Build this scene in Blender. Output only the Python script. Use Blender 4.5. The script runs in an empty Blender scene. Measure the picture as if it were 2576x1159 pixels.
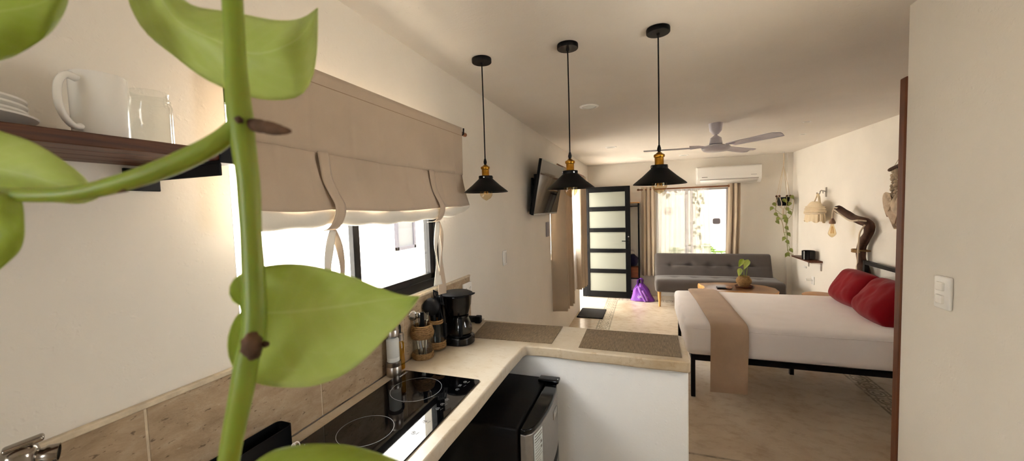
import bpy, bmesh, math, random
from mathutils import Vector, Matrix, noise
random.seed(11)
SC = bpy.context.scene
COL = SC.collection
PI = math.pi
V = Vector

# ------------------------------------------------------------------ camera
CAMZ = 1.72
FPX = 955.70549
YAW, PIT, ROL = .339658744, .056750457, -.030928157
fw = V((-math.sin(YAW) * math.cos(PIT), math.cos(YAW) * math.cos(PIT), -math.sin(PIT)))
rt0 = V((math.cos(YAW), math.sin(YAW), 0))
up0 = rt0.cross(fw)
rt = rt0 * math.cos(ROL) + up0 * math.sin(ROL)
up = -rt0 * math.sin(ROL) + up0 * math.cos(ROL)
CAM = V((0, 0, CAMZ))
cd = bpy.data.cameras.new('camera')
cam = bpy.data.objects.new('camera', cd)
COL.objects.link(cam)
m = Matrix.Identity(4)
for i in range(3):
    m[i][0], m[i][1], m[i][2] = rt[i], up[i], -fw[i]
m.translation = CAM
cam.matrix_world = m
cd.sensor_fit = 'HORIZONTAL'
cd.sensor_width = 36
cd.lens = FPX / 2576 * 36
cd.clip_start = .01
cd.clip_end = 200
cd.dof.use_dof = True
cd.dof.focus_distance = 2.6
cd.dof.aperture_fstop = 8.0
SC.camera = cam

def ray(x, y):
    return rt * ((x - 1288) / FPX) + up * (-(y - 579.5) / FPX) + fw
def PD(x, y, d):            # point at depth d in front of the camera
    return CAM + ray(x, y) * d
def PX(x, y, X):
    r = ray(x, y); return CAM + r * (X / r.x)
def PY(x, y, Y):
    r = ray(x, y); return CAM + r * (Y / r.y)
def PZ(x, y, Z):
    r = ray(x, y); return CAM + r * ((Z - CAMZ) / r.z)

XW, XR, YB, H, CZ = -1.066, 2.31, 7.6, 2.51, 1.03

# ------------------------------------------------------------------ materials
def lin(c):
    return tuple(((v / 255) / 12.92 if v / 255 < .04045 else ((v / 255 + .055) / 1.055) ** 2.4) for v in c) + (1,)

class NT:
    def __init__(s, name):
        s.m = bpy.data.materials.new(name); s.m.use_nodes = True
        s.t = s.m.node_tree; s.t.nodes.clear()
        s.out = s.n('ShaderNodeOutputMaterial')
    def n(s, typ, **kw):
        nd = s.t.nodes.new(typ)
        for k, v in kw.items():
            if k.startswith('i_'):
                key = k[2:]
                key = int(key) if key.isdigit() else key.replace('_', ' ')
                nd.inputs[key].default_value = v
            else:
                setattr(nd, k, v)
        return nd
    def l(s, a, b): s.t.links.new(a, b)
    def pos(s):
        return s.n('ShaderNodeNewGeometry').outputs['Position']
    def obj(s):
        return s.n('ShaderNodeTexCoord').outputs['Object']
    def uv(s):
        return s.n('ShaderNodeTexCoord').outputs['UV']
    def math(s, op, a, b=None):
        nd = s.n('ShaderNodeMath', operation=op)
        for i, v in enumerate((a, b)):
            if v is None: continue
            if isinstance(v, (int, float)): nd.inputs[i].default_value = v
            else: s.l(v, nd.inputs[i])
        return nd.outputs[0]
    def mapping(s, vec, scale=(1, 1, 1), rot=(0, 0, 0)):
        nd = s.n('ShaderNodeMapping'); s.l(vec, nd.inputs[0])
        nd.inputs['Scale'].default_value = scale; nd.inputs['Rotation'].default_value = rot
        return nd.outputs[0]
    def noise(s, vec, scale, detail=4, rough=.55, dist=0):
        nd = s.n('ShaderNodeTexNoise'); s.l(vec, nd.inputs['Vector'])
        nd.inputs['Scale'].default_value = scale; nd.inputs['Detail'].default_value = detail
        nd.inputs['Roughness'].default_value = rough; nd.inputs['Distortion'].default_value = dist
        return nd.outputs['Fac']
    def ramp(s, fac, stops):
        nd = s.n('ShaderNodeValToRGB'); s.l(fac, nd.inputs[0])
        e = nd.color_ramp.elements
        while len(e) < len(stops): e.new(.5)
        for el, (p, c) in zip(e, stops):
            el.position = p; el.color = c if len(c) == 4 else tuple(c) + (1,)
        return nd.outputs[0]
    def mix(s, fac, a, b, blend='MIX'):
        nd = s.n('ShaderNodeMix', data_type='RGBA', blend_type=blend)
        for k, v in ((0, fac), (6, a), (7, b)):
            if isinstance(v, (int, float)): nd.inputs[k].default_value = v
            elif isinstance(v, tuple): nd.inputs[k].default_value = v
            else: s.l(v, nd.inputs[k])
        return nd.outputs[2]
    def bump(s, h, strength, dist=.01):
        nd = s.n('ShaderNodeBump'); s.l(h, nd.inputs['Height'])
        nd.inputs['Strength'].default_value = strength; nd.inputs['Distance'].default_value = dist
        return nd.outputs[0]
    def bsdf(s, col, rough=.5, metal=0, normal=None, spec=.5, **kw):
        nd = s.n('ShaderNodeBsdfPrincipled')
        if isinstance(col, tuple): nd.inputs['Base Color'].default_value = col
        else: s.l(col, nd.inputs['Base Color'])
        if isinstance(rough, (int, float)): nd.inputs['Roughness'].default_value = rough
        else: s.l(rough, nd.inputs['Roughness'])
        nd.inputs['Metallic'].default_value = metal
        nd.inputs['Specular IOR Level'].default_value = spec
        for k, v in kw.items(): nd.inputs[k.replace('_', ' ')].default_value = v
        if normal is not None: s.l(normal, nd.inputs['Normal'])
        return nd.outputs[0]
    def done(s, sh):
        s.l(sh, s.out.inputs[0]); return s.m

def simple(name, rgb, rough=.5, metal=0, nscale=0, namt=.15, bscale=0, bstr=.2, bdist=.003, spec=.5, stretch=(1, 1, 1), **kw):
    t = NT(name); c = lin(rgb)
    v = t.mapping(t.obj(), stretch)
    col = c
    if nscale:
        f = t.noise(v, nscale)
        d = tuple(x * (1 - namt) for x in c[:3]) + (1,)
        e = tuple(min(1, x * (1 + namt)) for x in c[:3]) + (1,)
        col = t.ramp(f, [(.3, d), (.7, e)])
    nm = t.bump(t.noise(v, bscale, 3), bstr, bdist) if bscale else None
    return t.done(t.bsdf(col, rough, metal, nm, spec, **kw))

def plaster(name, rgb):
    t = NT(name); p = t.pos(); c = lin(rgb)
    f = t.noise(p, 1.7, 5)
    col = t.ramp(f, [(.3, tuple(x * .95 for x in c[:3])), (.7, tuple(min(1, x * 1.03) for x in c[:3]))])
    b1 = t.noise(p, 75, 4, .6); b2 = t.noise(p, 9, 3)
    spots = t.ramp(t.noise(p, 45, 2), [(.62, (0, 0, 0)), (.72, (1, 1, 1))])
    h = t.math('ADD', t.math('MULTIPLY', b1, .5), t.math('ADD', b2, t.math('MULTIPLY', spots, .5)))
    return t.done(t.bsdf(col, .85, 0, t.bump(h, .28, .004), .2))

M = {}
M['wall'] = plaster('painted_plaster', (232, 227, 218))
M['ceil'] = plaster('ceiling_paint', (228, 222, 214))
M['white_wall'] = plaster('white_plaster', (228, 230, 232))
M['ext'] = plaster('exterior_white', (240, 236, 230))

def floor_mat():
    t = NT('polished_cement'); p = t.pos()
    n1 = t.noise(p, 1.3, 6, .6, .4); n2 = t.noise(t.mapping(p, (9, 13, 9), (0, 0, .5)), 1, 5, .65)
    base = t.ramp(n1, [(.25, lin((180, 160, 136))), (.5, lin((205, 189, 167))), (.75, lin((219, 207, 189)))])
    mott = t.ramp(n2, [(.36, (.74, .68, .62)), (.52, (1, 1, 1))])
    base = t.mix(.5, base, mott, 'MULTIPLY')
    # inlaid stencil border round the room
    sx = t.n('ShaderNodeSeparateXYZ'); t.l(p, sx.inputs[0]); x, y = sx.outputs[0], sx.outputs[1]
    def band(co, a, b):
        return t.math('MULTIPLY', t.math('GREATER_THAN', co, a), t.math('LESS_THAN', co, b))
    X0, X1, Y0, Y1, W = -.685, 2.0, 2.6, 7.28, .19
    ring = None
    inside = t.math('MULTIPLY', band(x, X0, X1), band(y, Y0, Y1))
    inner = t.math('MULTIPLY', band(x, X0 + W, X1 - W), band(y, Y0 + W, Y1 - W))
    ring = t.math('SUBTRACT', inside, inner)
    in1 = t.math('MULTIPLY', band(x, X0 + .02, X1 - .02), band(y, Y0 + .02, Y1 - .02))
    in2 = t.math('MULTIPLY', band(x, X0 + W - .02, X1 - W + .02), band(y, Y0 + W - .02, Y1 - W + .02))
    lines = t.math('ADD', t.math('SUBTRACT', inside, in1), t.math('SUBTRACT', in2, inner))
    # circles along both directions: distance to the centre of each repeat
    def loops(along, across, c0, pitch):
        u = t.math('SUBTRACT', t.math('FRACT', t.math('DIVIDE', along, pitch)), .5)
        u = t.math('MULTIPLY', u, pitch)
        w = t.math('SUBTRACT', across, c0)
        d = t.math('SQRT', t.math('ADD', t.math('POWER', u, 2), t.math('POWER', w, 2)))
        r1 = t.math('LESS_THAN', t.math('ABSOLUTE', t.math('SUBTRACT', d, .058)), .009)
        r2 = t.math('LESS_THAN', t.math('ABSOLUTE', t.math('SUBTRACT', d, .028)), .008)
        u2 = t.math('SUBTRACT', t.math('FRACT', t.math('ADD', t.math('DIVIDE', along, pitch), .5)), .5)
        u2 = t.math('MULTIPLY', u2, pitch)
        aw = t.math('SUBTRACT', t.math('ABSOLUTE', w), .075)
        d2 = t.math('SQRT', t.math('ADD', t.math('POWER', u2, 2), t.math('POWER', aw, 2)))
        r3 = t.math('LESS_THAN', t.math('ABSOLUTE', t.math('SUBTRACT', d2, .035)), .007)
        return t.math('MAXIMUM', t.math('MAXIMUM', r1, r2), r3)
    la = loops(y, x, X0 + W / 2, .15); lb = loops(y, x, X1 - W / 2, .15); lc = loops(x, y, Y1 - W / 2, .15)
    la = t.math('MULTIPLY', la, band(x, X0, X0 + W)); lb = t.math('MULTIPLY', lb, band(x, X1 - W, X1))
    lc = t.math('MULTIPLY', lc, t.math('MULTIPLY', band(y, Y1 - W, Y1), band(x, X0 + W, X1 - W)))
    pat = t.math('MULTIPLY', t.math('MAXIMUM', la, t.math('MAXIMUM', lb, lc)), ring)
    pat = t.math('MINIMUM', t.math('ADD', pat, lines), 1)
    wear = t.ramp(t.noise(p, 14, 3), [(.35, (.35, .35, .35)), (.55, (1, 1, 1))])
    pat = t.math('MULTIPLY', t.math('MULTIPLY', pat, wear), .72)
    col = t.mix(pat, base, lin((118, 112, 102)))
    rough = .22
    return t.done(t.bsdf(col, rough, 0, t.bump(n2, .04, .004), .4))
M['floor'] = floor_mat()

def travertine():
    t = NT('travertine_tile'); p = t.pos()
    s = t.mapping(p, (1, 1, 2.4))
    n1 = t.noise(s, 9, 8, .65, .6); n2 = t.noise(s, 90, 4, .7)
    col = t.ramp(n1, [(.3, lin((150, 128, 100))), (.5, lin((178, 156, 128))), (.7, lin((194, 176, 150)))])
    pits = t.ramp(t.noise(s, 48, 3, .6), [(.30, (1, 1, 1)), (.37, (0, 0, 0))])
    pale = t.ramp(t.noise(s, 30, 3, .6), [(.68, (0, 0, 0)), (.74, (1, 1, 1))])
    col = t.mix(t.math('MULTIPLY', pits, .75), col, lin((84, 66, 46)))
    col = t.mix(t.math('MULTIPLY', pale, .5), col, lin((214, 200, 176)))
    col = t.mix(t.math('MULTIPLY', n2, .35), col, lin((120, 100, 78)))
    h = t.math('SUBTRACT', n2, t.math('MULTIPLY', pits, 2))
    return t.done(t.bsdf(col, .62, 0, t.bump(h, .35, .004), .3))
M['travertine'] = travertine()
M['grout'] = simple('grout', (206, 192, 168), .85, nscale=40, bscale=120, bstr=.2)

def worktop():
    t = NT('burnished_cement'); p = t.pos()
    n1 = t.noise(p, 4.2, 7, .6, .2); n2 = t.noise(t.mapping(p, (26, 46, 26), (0, 0, .3)), 1, 6, .75)
    col = t.ramp(n1, [(.28, lin((160, 140, 110))), (.47, lin((184, 170, 148))), (.68, lin((194, 184, 168)))])
    st = t.ramp(n2, [(.33, (.74, .64, .52)), (.45, (1, 1, 1))])
    col = t.mix(.6, col, st, 'MULTIPLY')
    rough = .3
    return t.done(t.bsdf(col, rough, 0, t.bump(t.noise(p, 60, 4), .12, .003), .45))
M['worktop'] = worktop()

def wood(name, c1, c2, scale=6, axis=(1, 12, 12), rough=.5, rot=(0, 0, 0)):
    t = NT(name); v = t.mapping(t.obj(), axis, rot)
    n = t.noise(v, scale, 6, .6, .8)
    f = t.noise(v, scale * 5, 3, .6)
    col = t.ramp(n, [(.28, lin(c1)), (.72, lin(c2))])
    col = t.mix(t.math('MULTIPLY', f, .3), col, tuple(x * .5 for x in lin(c1)[:3]) + (1,))
    return t.done(t.bsdf(col, rough, 0, t.bump(f, .12, .002), .35))
M['shelf_wood'] = wood('dark_stained_wood', (58, 30, 16), (112, 66, 38), 5, (12, 1, 22))
M['door_wood'] = wood('red_brown_wood', (84, 44, 24), (120, 68, 38), 4, (9, 9, .8))
M['rod_wood'] = wood('rod_wood', (110, 66, 38), (150, 98, 62), 5, (1, 8, 8))
M['leg_wood'] = wood('beech_wood', (206, 150, 84), (226, 176, 112), 5, (9, 9, 1))
M['driftwood'] = wood('driftwood', (46, 28, 18), (92, 58, 38), 9, (6, 6, 2), .75)
M['drawer_wood'] = wood('drawer_wood', (120, 66, 34), (150, 88, 50), 4, (1, 8, 8))
M['stool_wood'] = wood('stool_wood', (158, 112, 74), (196, 150, 106), 4, (1, 8, 8))

def slab_wood():
    t = NT('live_edge_wood'); o = t.obj()
    sp = t.n('ShaderNodeSeparateXYZ'); t.l(o, sp.inputs[0])
    d = t.math('SQRT', t.math('ADD', t.math('POWER', t.math('MULTIPLY', sp.outputs[0], .75), 2), t.math('POWER', t.math('MULTIPLY', sp.outputs[1], 1.3), 2)))
    d = t.math('ADD', d, t.math('MULTIPLY', t.noise(o, 5, 4), .12))
    r = t.math('FRACT', t.math('MULTIPLY', d, 26))
    col = t.ramp(d, [(.05, lin((92, 64, 44))), (.3, lin((112, 80, 56))), (.4, lin((160, 122, 84))), (.6, lin((172, 134, 94)))])
    col = t.mix(t.math('MULTIPLY', r, .25), col, lin((110, 70, 40)))
    return t.done(t.bsdf(col, .28, 0, None, .5))
M['slab'] = slab_wood()
M['slab_edge'] = simple('live_edge_bark', (196, 146, 80), .5, nscale=9, namt=.35, bscale=22, bstr=.4, bdist=.01, stretch=(1, 1, .5))

M['black_metal'] = simple('black_metal', (9, 9, 10), .45, 0, bscale=300, bstr=.05, spec=.2)
M['frame_black'] = simple('black_aluminium', (12, 12, 14), .4, spec=.25)
M['charcoal_frame'] = simple('charcoal_aluminium', (7, 7, 8), .5, spec=.12)
M['white_frame'] = simple('white_aluminium', (196, 196, 200), .4)
M['matte_black'] = simple('matte_black', (5, 5, 6), .5, bscale=260, bstr=.04, spec=.2)
M['gloss_black'] = simple('gloss_black', (4, 4, 5), .14, spec=.35)
M['shade_black'] = simple('shade_black', (4, 5, 6), .42, spec=.16)
M['brass'] = simple('brushed_brass', (176, 126, 44), .28, 1, nscale=60, namt=.2)
M['steel'] = simple('steel', (186, 184, 180), .22, 1)
M['brushed_steel'] = simple('brushed_steel', (168, 160, 152), .32, 1, nscale=30, namt=.12, stretch=(1, 1, 40))
M['chrome'] = simple('chrome', (150, 142, 132), .18, 1)
M['fridge_silver'] = simple('fridge_silver', (150, 148, 146), .38, .65, nscale=60, namt=.05)
M['white_plastic'] = simple('white_plastic', (236, 235, 232), .32)
M['white_gloss'] = simple('white_ceramic', (238, 236, 231), .16)
M['fan_paint'] = simple('fan_paint', (206, 202, 212), .35)
M['grey_plate'] = simple('grey_plate', (150, 146, 156), .5)
M['fabric_beige'] = None
def cloth(name, rgb, wscale=700, rough=.9, bstr=.25, sheen=.2, big=.08):
    t = NT(name); o = t.obj(); c = lin(rgb)
    w = t.noise(t.mapping(o, (1, 1, 1)), wscale, 2)
    f = t.noise(o, 3.5, 4)
    col = t.ramp(f, [(.3, tuple(x * (1 - big) for x in c[:3])), (.7, tuple(min(1, x * (1 + big)) for x in c[:3]))])
    col = t.mix(t.math('MULTIPLY', w, .25), col, tuple(x * .6 for x in c[:3]) + (1,))
    return t.done(t.bsdf(col, rough, 0, t.bump(w, bstr, .002), .15, Sheen_Weight=sheen))
M['blind_cloth'] = cloth('taupe_linen', (188, 170, 150))
M['blind_seam'] = simple('seam_thread', (150, 128, 104), .9)
M['curtain'] = None
def thin_cloth(name, rgb, tl):
    m_ = cloth(name, rgb); nt_ = m_.node_tree
    o_ = [n for n in nt_.nodes if n.type == 'OUTPUT_MATERIAL'][0]; b_ = [n for n in nt_.nodes if n.type == 'BSDF_PRINCIPLED'][0]
    t_ = nt_.nodes.new('ShaderNodeBsdfTranslucent'); t_.inputs[0].default_value = lin(rgb)
    x_ = nt_.nodes.new('ShaderNodeMixShader'); x_.inputs[0].default_value = tl
    nt_.links.new(b_.outputs[0], x_.inputs[1]); nt_.links.new(t_.outputs[0], x_.inputs[2]); nt_.links.new(x_.outputs[0], o_.inputs[0])
    return m_
M['curtain'] = thin_cloth('beige_curtain', (212, 196, 174), .18)
M['lining'] = cloth('white_lining', (232, 226, 214))
M['sheet'] = cloth('white_sheet', (246, 240, 239), 900, .9, .15, .1, .02)
M['sofa'] = cloth('charcoal_tweed', (84, 78, 75), 420, .95, .5, .3, .1)
M['throw'] = cloth('taupe_fleece', (184, 158, 134), 240, 1, .6, .2, .12)
M['red'] = cloth('red_plush', (132, 4, 18), 300, .9, .4, .12, .12)
M['purple'] = simple('purple_nonwoven', (116, 52, 160), .55, nscale=8, namt=.2, bscale=300, bstr=.2)
M['purple_strap'] = simple('purple_strap', (136, 84, 172), .6)
M['navy'] = cloth('navy_cloth', (32, 30, 62), 300)
M['white_cloth'] = cloth('pale_cloth', (196, 190, 182), 300)
M['mat_black'] = cloth('black_doormat', (6, 6, 7), 240, .95, .8, .1)
M['macrame'] = cloth('cotton_cord', (222, 204, 172), 160, .95, .8, .2)
M['rope_white'] = simple('cotton_rope', (206, 190, 166), .9, bscale=160, bstr=.5)
M['shell'] = simple('dried_leaf', (184, 164, 140), .8, nscale=14, namt=.25)
def rope(name, rgb):
    t = NT(name); o = t.obj(); c = lin(rgb)
    n = t.noise(t.mapping(o, (70, 70, 320)), 1, 5, .7, .3)
    col = t.ramp(n, [(.36, tuple(x * .38 for x in c[:3])), (.6, tuple(min(1, x * 1.2) for x in c[:3]))])
    return t.done(t.bsdf(col, .95, 0, t.bump(n, 1, .006), .1))
M['rope'] = rope('jute_rope', (158, 124, 84))
M['jute_pot'] = rope('woven_pot', (150, 118, 78))

def placemat():
    t = NT('woven_vinyl'); p = t.pos()
    sp = t.n('ShaderNodeSeparateXYZ'); t.l(p, sp.inputs[0])
    n = t.noise(t.mapping(p, (260, 22, 1)), 1, 3, .7)
    def w(c, k): return t.math('SINE', t.math('MULTIPLY', c, k))
    a = t.math('MULTIPLY', w(sp.outputs[0], 900), w(sp.outputs[1], 620))
    f = t.math('ADD', t.math('MULTIPLY', n, .75), t.math('MULTIPLY', a, .14))
    col = t.ramp(f, [(.2, lin((70, 58, 44))), (.42, lin((122, 104, 80))), (.65, lin((158, 142, 116)))])
    return t.done(t.bsdf(col, .55, 0, t.bump(f, .6, .002), .35))
M['placemat'] = placemat()

def clear(name, tint=(1, 1, 1), refl=1.0, rough=0.0):
    t = NT(name)
    tr = t.n('ShaderNodeBsdfTransparent'); tr.inputs[0].default_value = tuple(tint) + (1,)
    gl = t.n('ShaderNodeBsdfGlossy'); gl.inputs['Roughness'].default_value = rough
    lw = t.n('ShaderNodeLayerWeight'); lw.inputs[0].default_value = .42
    f = t.math('MINIMUM', t.math('MULTIPLY', t.math('ADD', t.math('MULTIPLY', t.math('POWER', lw.outputs['Facing'], 3.6), .8), .03), refl), 1)
    mx = t.n('ShaderNodeMixShader'); t.l(f, mx.inputs[0]); t.l(tr.outputs[0], mx.inputs[1]); t.l(gl.outputs[0], mx.inputs[2])
    return t.done(mx.outputs[0])
M['pane'] = clear('window_glass', (.98, .99, .99), .6)
M['glass'] = clear('clear_glass', (.975, .985, .98), .9)
M['amber'] = clear('amber_glass', (.93, .84, .66), 1.3)
M['smoke'] = clear('carafe_glass', (.55, .56, .56), 1.3)
M['oil'] = clear('golden_oil', (.86, .68, .22), .9)
def trans(name, rgb, t_tr, t_tl, rough=.8):
    t = NT(name); c = lin(rgb)
    a = t.n('ShaderNodeBsdfTransparent'); b = t.n('ShaderNodeBsdfTranslucent'); d = t.n('ShaderNodeBsdfDiffuse')
    b.inputs[0].default_value = c; d.inputs[0].default_value = c
    m1 = t.n('ShaderNodeMixShader'); m1.inputs[0].default_value = t_tl
    t.l(d.outputs[0], m1.inputs[1]); t.l(b.outputs[0], m1.inputs[2])
    m2 = t.n('ShaderNodeMixShader'); m2.inputs[0].default_value = t_tr
    t.l(m1.outputs[0], m2.inputs[1]); t.l(a.outputs[0], m2.inputs[2])
    return t.done(m2.outputs[0])
M['sheer'] = trans('sheer_voile', (240, 238, 240), .42, .6)
M['frost'] = trans('frosted_glass', (168, 171, 160), .0, .5)

def leaf_mat(name, c1, c2, c3):
    t = NT(name); uv = t.uv()
    sp = t.n('ShaderNodeSeparateXYZ'); t.l(uv, sp.inputs[0]); u, v = sp.outputs[0], sp.outputs[1]
    av = t.math('ABSOLUTE', t.math('SUBTRACT', v, .5))
    q = t.math('SUBTRACT', u, t.math('MULTIPLY', av, .55))
    vein = t.math('POWER', t.math('ABSOLUTE', t.math('SINE', t.math('MULTIPLY', q, 34))), .5)
    mid = t.math('LESS_THAN', av, .012)
    n = t.noise(t.obj(), 38, 4); n2 = t.noise(t.mapping(uv, (6, 16, 1)), 1, 3)
    col = t.ramp(n, [(.3, lin(c1)), (.7, lin(c2))])
    col = t.mix(t.math('MULTIPLY', t.math('SUBTRACT', 1, vein), .14), col, lin(c3))
    var = t.ramp(n2, [(.6, (0, 0, 0)), (.78, (1, 1, 1))])
    col = t.mix(t.math('MULTIPLY', var, .45), col, lin(c3))
    col = t.mix(t.math('MULTIPLY', mid, .5), col, lin(c3))
    pr = t.n('ShaderNodeBsdfPrincipled'); t.l(col, pr.inputs['Base Color']); pr.inputs['Roughness'].default_value = .38
    pr.inputs['Specular IOR Level'].default_value = .35
    t.l(t.bump(vein, .06, .002), pr.inputs['Normal'])
    tl = t.n('ShaderNodeBsdfTranslucent'); t.l(col, tl.inputs[0])
    mx = t.n('ShaderNodeMixShader'); mx.inputs[0].default_value = .45
    t.l(pr.outputs[0], mx.inputs[1]); t.l(tl.outputs[0], mx.inputs[2])
    return t.done(mx.outputs[0])
M['leaf'] = leaf_mat('pothos_leaf', (200, 215, 126), (210, 223, 144), (224, 233, 174))
M['leaf_dark'] = leaf_mat('pothos_leaf_deep', (172, 192, 78), (186, 203, 98), (200, 214, 128))
M['leaf_far'] = simple('small_leaf', (128, 138, 62), .5, nscale=20, namt=.3)
M['leaf_palm'] = simple('palm_leaf', (120, 158, 64), .5, nscale=10, namt=.3)
M['stem'] = simple('green_stem', (128, 154, 48), .42, nscale=24, namt=.18, stretch=(1, 1, .2), bscale=30, bstr=.15, Subsurface_Weight=.1)
M['brown_bud'] = simple('brown_husk', (92, 66, 46), .8, nscale=90, namt=.5, bscale=120, bstr=.6)
M['vine_far'] = simple('thin_stem', (150, 132, 84), .7)
M['salt'] = simple('white_salt', (230, 228, 226), .9, bscale=500, bstr=.3)
M['ink_white'] = simple('printed_white', (206, 206, 206), .5)
M['ink_mid'] = simple('printed_mid_grey', (128, 128, 128), .5)
M['ink_grey'] = simple('printed_grey', (110, 104, 98), .6)
M['label_paper'] = simple('label_paper', (196, 204, 204), .6)
M['ceramic_glass'] = simple('ceramic_glass', (3, 3, 4), .03, spec=.5)
M['filament'] = simple('filament', (214, 160, 70), .35, 1)
M['tv_screen'] = simple('tv_screen', (8, 8, 9), .06, spec=.7)
M['tv_bezel'] = simple('tv_bezel', (150, 148, 144), .25, .6)
M['outer_frame'] = simple('outer_window_frame', (52, 50, 54), .6, spec=.1)
M['outer_pane'] = simple('outer_window_pane', (66, 66, 66), .6, spec=.1)
M['ground'] = simple('pale_gravel', (214, 206, 194), .95, nscale=30, namt=.15, bscale=60, bstr=.4)
M['soil'] = simple('dark_soil', (48, 36, 28), .95, bscale=80, bstr=.8)
M['stone'] = simple('brown_stone', (150, 116, 90), .7, nscale=20, namt=.2)
M['slate'] = simple('black_slate', (20, 22, 30), .4)

# ------------------------------------------------------------------ mesh building
class MB:
    def __init__(s):
        s.bm = bmesh.new()
    def add(s, verts, faces, uvs=None, mat=0):
        vs = [s.bm.verts.new(v) for v in verts]
        lay = s.bm.loops.layers.uv.verify() if uvs else None
        for f in faces:
            try: fc = s.bm.faces.new([vs[i] for i in f])
            except ValueError: continue
            fc.material_index = mat
            if uvs:
                for lp, i in zip(fc.loops, f): lp[lay].uv = uvs[i]
        return vs
    def box(s, x0, x1, y0, y1, z0, z1, mx=None, mat=0):
        v = [V((x, y, z)) for x in (x0, x1) for y in (y0, y1) for z in (z0, z1)]
        if mx: v = [mx @ q for q in v]
        s.add(v, [(0, 1, 3, 2), (4, 6, 7, 5), (0, 4, 5, 1), (2, 3, 7, 6), (0, 2, 6, 4), (1, 5, 7, 3)], mat=mat)
        return s
    def rbox(s, c, size, r, n=(6, 6, 4), fn=None, mx=None):
        """box with rounded edges; fn(p, q) may move each vertex (q = -1..1 position)"""
        hx, hy, hz = (d / 2 for d in size)
        r = min(r, hx * .999, hy * .999, hz * .999)
        idx = {}; verts = []; faces = []
        def coords(N, h):
            k = 3
            inner = h - r
            a = [-h, -h + r * .12, -h + r * .45] if True else []
            mids = [-inner + 2 * inner * i / N for i in range(N + 1)]
            return a + mids + [-x for x in reversed(a)]
        cx, cy, cz = coords(n[0], hx), coords(n[1], hy), coords(n[2], hz)
        def vert(x, y, z):
            k = (round(x, 6), round(y, 6), round(z, 6))
            if k in idx: return idx[k]
            p = V((x, y, z))
            q = V((max(-hx + r, min(hx - r, x)), max(-hy + r, min(hy - r, y)), max(-hz + r, min(hz - r, z))))
            d = p - q
            if d.length > 1e-9: p = q + d.normalized() * r
            if fn: p = fn(p, V((x / hx, y / hy, z / hz)))
            p = p + V(c)
            if mx: p = mx @ p
            idx[k] = len(verts); verts.append(p); return idx[k]
        def face(gx, gy, f):
            for i in range(len(gx) - 1):
                for j in range(len(gy) - 1):
                    faces.append(f(gx[i], gx[i + 1], gy[j], gy[j + 1]))
        for z, o in ((hz, 0), (-hz, 1)):
            face(cx, cy, lambda a, b, c_, d: [vert(a, c_, z), vert(b, c_, z), vert(b, d, z), vert(a, d, z)][::-1 if o else 1])
        for y, o in ((hy, 1), (-hy, 0)):
            face(cx, cz, lambda a, b, c_, d: [vert(a, y, c_), vert(b, y, c_), vert(b, y, d), vert(a, y, d)][::-1 if o else 1])
        for x, o in ((hx, 0), (-hx, 1)):
            face(cy, cz, lambda a, b, c_, d: [vert(x, a, c_), vert(x, b, c_), vert(x, b, d), vert(x, a, d)][::-1 if o else 1])
        s.add(verts, faces)
        return s
    def tube(s, pts, r, n=10, cap=True, flat=1.0):
        pts = [V(p) for p in pts]
        rs = r if isinstance(r, (list, tuple)) else [r] * len(pts)
        t0 = (pts[1] - pts[0]).normalized()
        a = t0.orthogonal().normalized()
        verts = []; N = len(pts)
        for i, p in enumerate(pts):
            t = (pts[min(i + 1, N - 1)] - pts[max(i - 1, 0)])
            t = t.normalized() if t.length > 1e-9 else t0
            a = (a - t * a.dot(t))
            a = a.normalized() if a.length > 1e-6 else t.orthogonal().normalized()
            b = t.cross(a)
            for k in range(n):
                an = 2 * PI * k / n
                verts.append(p + a * (math.cos(an) * rs[i]) + b * (math.sin(an) * rs[i] * flat))
        faces = [(i * n + k, i * n + (k + 1) % n, (i + 1) * n + (k + 1) % n, (i + 1) * n + k) for i in range(N - 1) for k in range(n)]
        if cap:
            faces.append(tuple(range(n))[::-1]); faces.append(tuple((N - 1) * n + k for k in range(n)))
        s.add(verts, faces)
        return s
    def lathe(s, prof, c=(0, 0, 0), n=32, mx=None, closed=False):
        c = V(c); verts = []; faces = []
        prof = [(max(r, 0.0), z) for r, z in prof]
        rows = []
        for r, z in prof:
            if r < 1e-7:
                rows.append([len(verts)]); verts.append(c + V((0, 0, z)))
            else:
                rows.append(list(range(len(verts), len(verts) + n)))
                for k in range(n):
                    an = 2 * PI * k / n
                    verts.append(c + V((r * math.cos(an), r * math.sin(an), z)))
        pairs = list(zip(rows, rows[1:]))
        if closed: pairs.append((rows[-1], rows[0]))
        for A, B in pairs:
            if len(A) == 1 and len(B) == 1: continue
            for k in range(n):
                k2 = (k + 1) % n
                if len(A) == 1: faces.append((A[0], B[k2], B[k]))
                elif len(B) == 1: faces.append((A[k], A[k2], B[0]))
                else: faces.append((A[k], A[k2], B[k2], B[k]))
        if mx: verts = [mx @ v for v in verts]
        s.add(verts, faces)
        return s
    def prism(s, poly, z0, z1, mx=None):
        n = len(poly)
        verts = [V((p[0], p[1], z0)) for p in poly] + [V((p[0], p[1], z1)) for p in poly]
        if mx: verts = [mx @ v for v in verts]
        faces = [tuple(range(n))[::-1], tuple(range(n, 2 * n))] + [(i, (i + 1) % n, n + (i + 1) % n, n + i) for i in range(n)]
        s.add(verts, faces)
        return s
    def grid(s, fn, nu, nv, closeu=False):
        verts = []; uvs = []; faces = []
        for i in range(nu + 1):
            for j in range(nv + 1):
                verts.append(V(fn(i / nu, j / nv))); uvs.append((i / nu, j / nv))
        for i in range(nu):
            for j in range(nv):
                a = i * (nv + 1) + j
                faces.append((a, a + nv + 1, a + nv + 2, a + 1))
        s.add(verts, faces, uvs)
        return s
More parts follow.
